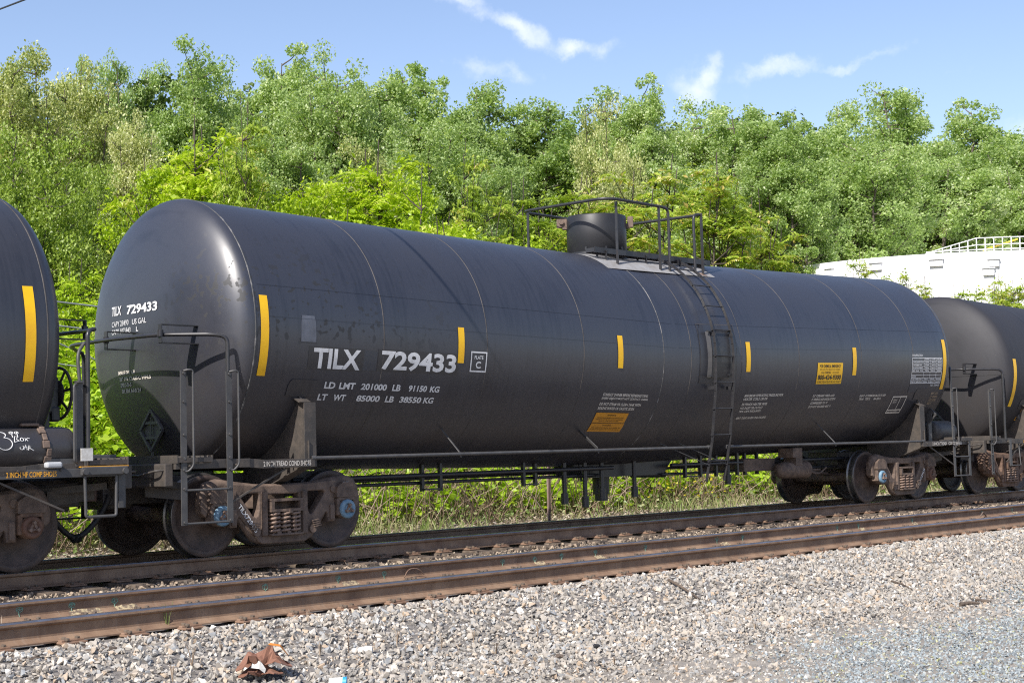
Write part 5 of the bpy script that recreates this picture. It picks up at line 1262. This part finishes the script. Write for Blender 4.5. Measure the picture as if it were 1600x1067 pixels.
# grass and weeds of the verge
def blades(n, y0, y1, hmin, hmax, wd, pf, seed, thin=1.):
    X, Y = field(n, y0, y1); k = rs.uniform(size=n) < np.clip((patchy(X, Y, pf, seed)-.25)*1.8, .06, 1)*thin; X, Y = X[k], Y[k]; n = len(X)
    h = rs.uniform(hmin, hmax, n)*(.5+patchy(X, Y, pf, seed)); az = rs.uniform(0, 6.28, n); ln = rs.uniform(.1, .7, n)*h; g0 = groundz(Y)
    V = np.empty((n, 4, 3)); ca, sa = np.cos(az), np.sin(az)
    V[:, 0] = np.stack([X-sa*wd, Y+ca*wd, g0-.02], 1); V[:, 1] = np.stack([X+sa*wd, Y-ca*wd, g0-.02], 1)
    V[:, 2] = np.stack([X+ca*ln*.6+sa*wd*.6, Y+sa*ln*.6-ca*wd*.6, g0+h*.7], 1); V[:, 3] = np.stack([X+ca*ln, Y+sa*ln, g0+h], 1)
    return V.reshape(-1, 3), np.arange(4*n).reshape(-1, 4)
V, F = blades(15000, 17.8, 21.0, .05, .26, .006, .7, 3); V2, F2 = leaves(np.stack([*(lambda q: (q[0], q[1], groundz(q[1])+rs.uniform(.02, .35, 9000)))(field(9000, 18.6, 21.2))], 1), .07, rs, .5)
tag(link('verge_grass', fast_mesh('verge_grass', np.concatenate([V, V2]), np.concatenate([F, F2+len(V)]), 'grass')), 'grass and low weeds along the far side of the train', 'grass', kind='stuff')
X, Y = field(33000, 17.2, 21.8); C = np.stack([X, Y, groundz(Y)+rs.uniform(.0, .07, len(X))], 1); V, F = leaves(C, .10, rs, 1.4, .35)
tag(link('dry_litter', fast_mesh('dry_litter', V, F, 'litter')), 'pale dry leaf and twig litter beside the far rail', 'litter', kind='stuff')
# yellow flowers in the weeds under the ladder
c0 = px_z(1060, 762, .1); k = 170; C = np.stack([c0.x+rs.normal(size=k)*.8, c0.y+rs.normal(size=k)*.45, groundz(np.full(k, c0.y))+rs.uniform(.25, .95, k)], 1)
V, F = leaves(C, .06, rs, .8, 1.0); tag(link('yellow_flowers', fast_mesh('yellow_flowers', V, F, 'flower')), 'yellow flowering weeds seen under the car left of the ladder foot', 'flowers', kind='stuff')

# ------------------------------------------------------------------ wires and a stake
def wire(name, a, c, r, mat, label, grp=None, sag=0.):
    a, c = Vector(a), Vector(c); b = MB(); b.tube([a.lerp(c, t)+Vector((0, 0, -sag*4*t*(1-t))) for t in np.linspace(0, 1, 13)], r, 6)
    return tag(b.build(name, mat, None), label, 'cable' if 'cable' in name else 'wire', grp)
cp, cdv = Vector((9.214, 12.767, 6.806)), Vector((.334, .922, .197))
b = MB(); b.tube([cp+cdv*t for t in (-30, -8, -3, -1.5, 0, 20, 40, 62)], [.008, .008, .010, .021, .021, .021, .021, .021], 6)
tag(b.build('overhead_cable', 'wire'), 'thick black cable crossing the upper left corner', 'cable')
for (xa, ya, xb, yb, lab) in ((84, 471, 152, 479, 'topmost grey wire in the gap above the handrail'), (82, 508, 150, 516, 'second grey wire in the gap just above the handrail'), (84, 533, 142, 559, 'steeper grey wire in the gap below the handrail'), (80, 567, 150, 577, 'lowest grey wire in the gap level with the brake wheel')):
    a, c = px_Y(xa, ya, 22.), px_Y(xb, yb, 22.); d = (c-a); wire('utility_wire', a-d*3.5, c+d*3.5, .014, 'wire_grey', lab, 'grey wires behind the train')
p = px_z(858, 813, -.2); b = MB(); b.box((p.x, p.y, .42), (.055, .03, 1.45)); tag(b.build('marker_stake', 'wood'), 'thin brown stake standing behind the far rail under the tank', 'stake')

# ------------------------------------------------------------------ ballast stones
rs = np.random.RandomState(4)
def stone_shapes(k=14):
    out_ = []
    for i in range(k):
        bm = bmesh.new(); r = np.random.RandomState(100+i)
        for q in range(10):
            v = r.normal(size=3); v /= np.linalg.norm(v); v *= r.uniform(.72, 1.1); bm.verts.new(v*np.array([1, r.uniform(.55, .95), r.uniform(.4, .75)]))
        res = bmesh.ops.convex_hull(bm, input=bm.verts[:]); 
        for v in [v for v in bm.verts if not v.link_faces]: bm.verts.remove(v)
        bmesh.ops.triangulate(bm, faces=bm.faces[:]); bm.verts.index_update()
        out_.append((np.array([v.co[:] for v in bm.verts]), np.array([[v.index for v in f.verts] for f in bm.faces]))); bm.free()
    return out_
SH = stone_shapes()
def stones(X, Y, Z, S, name, mat, label):
    Vs, Fs, o = [], [], 0; n = len(X); kind = rs.randint(0, len(SH), n)
    q = rs.normal(size=(n, 4)); q /= np.linalg.norm(q, axis=1)[:, None]; w, x, y, z = q.T
    Rm = np.stack([1-2*(y*y+z*z), 2*(x*y-z*w), 2*(x*z+y*w), 2*(x*y+z*w), 1-2*(x*x+z*z), 2*(y*z-x*w), 2*(x*z-y*w), 2*(y*z+x*w), 1-2*(x*x+y*y)], 1).reshape(-1, 3, 3)
    P = np.stack([X, Y, Z], 1)
    for k, (v, f) in enumerate(SH):
        i = np.where(kind == k)[0]
        if not len(i): continue
        vv = np.einsum('nij,kj->nki', Rm[i], v)*S[i][:, None, None]+P[i][:, None, :]
        ff = f[None]+(np.arange(len(i))*len(v))[:, None, None]+o
        Vs.append(vv.reshape(-1, 3)); Fs.append(ff.reshape(-1, 3)); o += len(i)*len(v)
    return tag(link(name, fast_mesh(name, np.concatenate(Vs), np.concatenate(Fs), mat)), label, 'gravel', kind='stuff')
def area(n, y0, y1):
    Y = rs.uniform(y0, y1, n); a, b_ = Y*math.tan(R_(22))-1.2, Y*math.tan(R_(69))+2.5; return a+(b_-a)*rs.uniform(0, 1, n), Y
def blue_side(X, Y):   # the strip of newer blue-grey stone at the right foreground
    return (Y < 6.4+.115*(X-9.5)+.35*np.sin(X*1.3)+rs.normal(size=len(X))*.30) & (X > 8.6+.4*np.sin(Y*3)+rs.normal(size=len(X))*.35)
X, Y = area(62000, 7.6, 9.74); k = ~blue_side(X, Y); X, Y = X[k], Y[k]
S = np.clip(rs.lognormal(-3.74, .36, len(X)), .011, .050); stones(X, Y, groundz(Y)+rs.uniform(-.025, .022, len(X)), S, 'ballast_stones', 'stone', 'loose grey and tan ballast stones sloping down from the near rail')
X, Y = area(66000, 3.9, 8.1); k = ~blue_side(X, Y); X, Y = X[k], Y[k]
S = np.clip(rs.lognormal(-4.08, .42, len(X)), .008, .045); stones(X, Y, groundz(Y)+rs.uniform(-.012, .010, len(X)), S, 'small_gravel', 'stone', 'small trodden gravel in the foreground')
X, Y = area(118000, 3.9, 8.6); k = blue_side(X, Y); X, Y = X[k], Y[k]
S = rs.uniform(.007, .024, len(X)); stones(X, Y, groundz(Y)+rs.uniform(-.010, .010, len(X)), S, 'blue_grey_gravel', 'stone_blue', 'blue grey crushed stone in the lower right foreground')
X, Y = area(20000, 11.9, 13.95); S = rs.uniform(.015, .036, len(X)); stones(X, Y, groundz(Y)+rs.uniform(-.015, .035, len(X)), S, 'track_ballast', 'stone_dirty', 'dusty brown ballast between the two tracks')
X, Y = area(5000, 15.9, 17.6); S = rs.uniform(.015, .034, len(X)); stones(X, Y, groundz(Y)+rs.uniform(-.015, .02, len(X)), S, 'shoulder_ballast', 'stone_dirty', 'ballast beyond the far rail of the train')
# a few bigger loose things among the stones
def chip(px_, py_, size, mat, name, label, cat, flat=.4, seed=0):
    p = px_z(px_, py_, -.3)
    for _ in range(4): p = px_z(px_, py_, float(groundz(p.y))+.02)
    r = np.random.RandomState(seed); bm = bmesh.new()
    for q in range(16):
        v = r.normal(size=3); v /= np.linalg.norm(v); bm.verts.new(Vector(v*r.uniform(.8, 1.1)*np.array([size, size*.55, size*flat])))
    bmesh.ops.convex_hull(bm, input=bm.verts[:]); 
    for v in [v for v in bm.verts if not v.link_faces]: bm.verts.remove(v)
    me = bpy.data.meshes.new(name); bm.to_mesh(me); bm.free(); me.materials.append(M[mat]); o = link(name, me, None, p); o.rotation_euler.z = r.uniform(-.6, .6)
    return tag(o, label, cat)
chip(875, 1026, .055, 'tie', 'wood_fragment', 'dark brown chunk of wood lying on the small gravel at the bottom centre', 'wood scrap', .5, 1)
chip(1535, 938, .11, 'tie', 'wood_fragment', 'dark splintered wood lump on the edge of the blue grey stone', 'wood scrap', .3, 2)
chip(1524, 898, .06, 'tie', 'wood_fragment', 'small dark wood piece on the ballast at the right', 'wood scrap', .5, 3)
chip(932, 1010, .045, 'wire', 'dark_stone', 'nearly black stone on the small gravel right of the bottom centre', 'stone', .7, 4)
def stick(px0, py0, px1, py1, r, lab):
    a = px_z(px0, py0, -.25); c = px_z(px1, py1, -.25); a.z = float(groundz(a.y))+.035; c.z = float(groundz(c.y))+.035
    b = MB(); b.tube([a, a.lerp(c, .5)+Vector((0, 0, .01)), c], [r, r*.9, r*.6], 6); tag(b.build('dry_stick', 'tie'), lab, 'stick')
stick(1045, 934, 1092, 946, .016, 'dark weathered stick lying on the ballast below the middle of the rail')
stick(1393, 909, 1425, 917, .012, 'thin dark stick on the ballast right of centre')
stick(1500, 936, 1530, 934, .02, 'splintered stick touching the dark wood lump at the right')
# crumpled rusty sheet, paper roll, cup
p = px_z(412, 1058, -.25); p.z = float(groundz(p.y)); rr = np.random.RandomState(8)
b = MB(); rows = []
for i in range(10):
    rows.append([])
    for j in range(8):
        u, v = i/9-.5, j/7-.5
        rows[-1].append((u*.30+.05*math.sin(v*5+1)+rr.normal()*.007, v*.22+.03*math.sin(u*7)+rr.normal()*.007, .05+.085*(1-abs(u*1.3))*(.5+.5*math.sin(u*9+v*6))+.06*max(0, math.sin(v*8-u*3))*(.6-u)))
b.grid(rows, 0, False); b.grid([[(x*.8-.03, y*.9-.05, z*.4+.004) for x, y, z in r] for r in rows], 0, False)
sc = b.build('scrap_sheet', 'rusty_can', None, fix=False, loc=p); sc.rotation_euler.z = -.5; sc.scale = (1.0, 1.0, 1.35); tag(sc, 'crumpled rusty brown metal sheet with a white flap on the gravel', 'scrap metal')
md = sc.modifiers.new('thick', 'SOLIDIFY'); md.thickness = .004
b = MB(); b.grid([[(-.10, -.12, .07), (-.09, -.10, .10)], [(-.05, -.13, .065), (-.04, -.10, .105)], [(-.01, -.12, .04), (.0, -.11, .06)]], 0, False); o = b.build('white_flap', 'paper', sc, fix=False)
b = MB(); b.grid([[(.02, -.06, .175), (.04, -.02, .18)], [(.10, -.08, .165), (.11, -.03, .17)], [(.15, -.10, .12), (.16, -.05, .12)]], 0, False); b.build('orange_stain', 'orange_rust', sc, fix=False)
p = px_z(566, 1026, -.25); p.z = float(groundz(p.y))+.015; b = MB(); d = cr*.075+Vector((0, 0, .008)); b.tube([p-d, p-d*.3, p+d*.4, p+d], [.024, .028, .031, .029], 14); tag(b.build('paper_roll', 'paper'), 'crushed white paper cup lying in dry weeds on the gravel', 'paper cup')
p = px_z(528, 1066, -.27); p.z = float(groundz(p.y))+.03; b = MB(); d = cr*.06; b.tube([p-d, p+d*.55], [.030, .037], 16, 0); b.tube([p+d*.55, p+d], [.0375, .040], 16, 1); tag(b.build('drink_cup', ['paper', 'bluelabel']), 'white drink cup with blue print at the bottom edge', 'drink cup')
p = px_z(636, 900, 0.02)
b = MB(); q = on_web(645, 899); b.tube(arc([(q.x-.16, -.06, -.13), (q.x-.10, -.05, -.055), (q.x+.02, -.06, -.05), (q.x+.10, -.07, -.12)], .06, 5), .006, 6); o = b.build('bent_strap', 'cast_rust'); o.matrix_world = T2 @ Matrix.Translation((0, .7525, 0)); tag(o, 'bent rusty metal strap lying on the foot of the marked rail', 'metal strap')
b = MB(); q = on_web(1528, 806); b.bar((q.x-.10, -.10, -.13), (q.x, -.10, -.06), .02, .012); b.bar((q.x, -.10, -.06), (q.x+.10, -.10, -.13), .02, .012); o = b.build('rail_clip', 'cast'); o.matrix_world = T2 @ Matrix.Translation((0, .7525, 0)); tag(o, 'small bent steel clip on the marked rail at the right', 'rail clip')
# weeds growing in the ballast: dry twigs and a green tuft
def weed(px_, py_, h, n, mat, label, nm, cat, grp=None):
    p = px_z(px_, py_, -.15)
    for _ in range(4): p = px_z(px_, py_, float(groundz(p.y)))
    b = MB()
    for i in range(n):
        a = rng.uniform(0, 6.28); l_ = h*rng.uniform(.5, 1); s = rng.uniform(.1, .45); q = Vector((math.cos(a)*l_*s, math.sin(a)*l_*s, l_))
        b.tube([(0, 0, -.02), q*.55+Vector((0, 0, .03)), q], [.0032, .0024, .001], 4)
    tag(b.build(nm, mat, None, loc=p), label, cat, grp)
weed(262, 986, .26, 7, 'grass', 'green grass tuft standing in front of the near rail at left', 'grass_tuft', 'grass tuft')
weed(108, 995, .20, 4, 'drystem', 'dry forked twig standing before the near rail at far left', 'dry_weed', 'weed')
weed(2, 985, .22, 3, 'drystem', 'dry twig before the near rail at the left edge', 'dry_weed', 'weed')
weed(480, 972, .16, 3, 'drystem', 'single pale dry stalk before the near rail left of the scrap', 'dry_weed', 'weed')
for i, (a, c, h) in enumerate(((300, 1035, .14), (345, 1020, .12), (545, 1015, .12), (620, 1005, .12), (690, 1010, .10), (740, 1000, .10), (775, 1020, .09), (270, 1060, .10), (500, 1020, .10), (840, 990, .08), (1180, 985, .07), (960, 1040, .07))):
    weed(a, c, h, 6, 'drystem', 'thin dry weed stalks sprouting from the gravel', 'dry_weed', 'weed', 'dry weeds in the gravel')
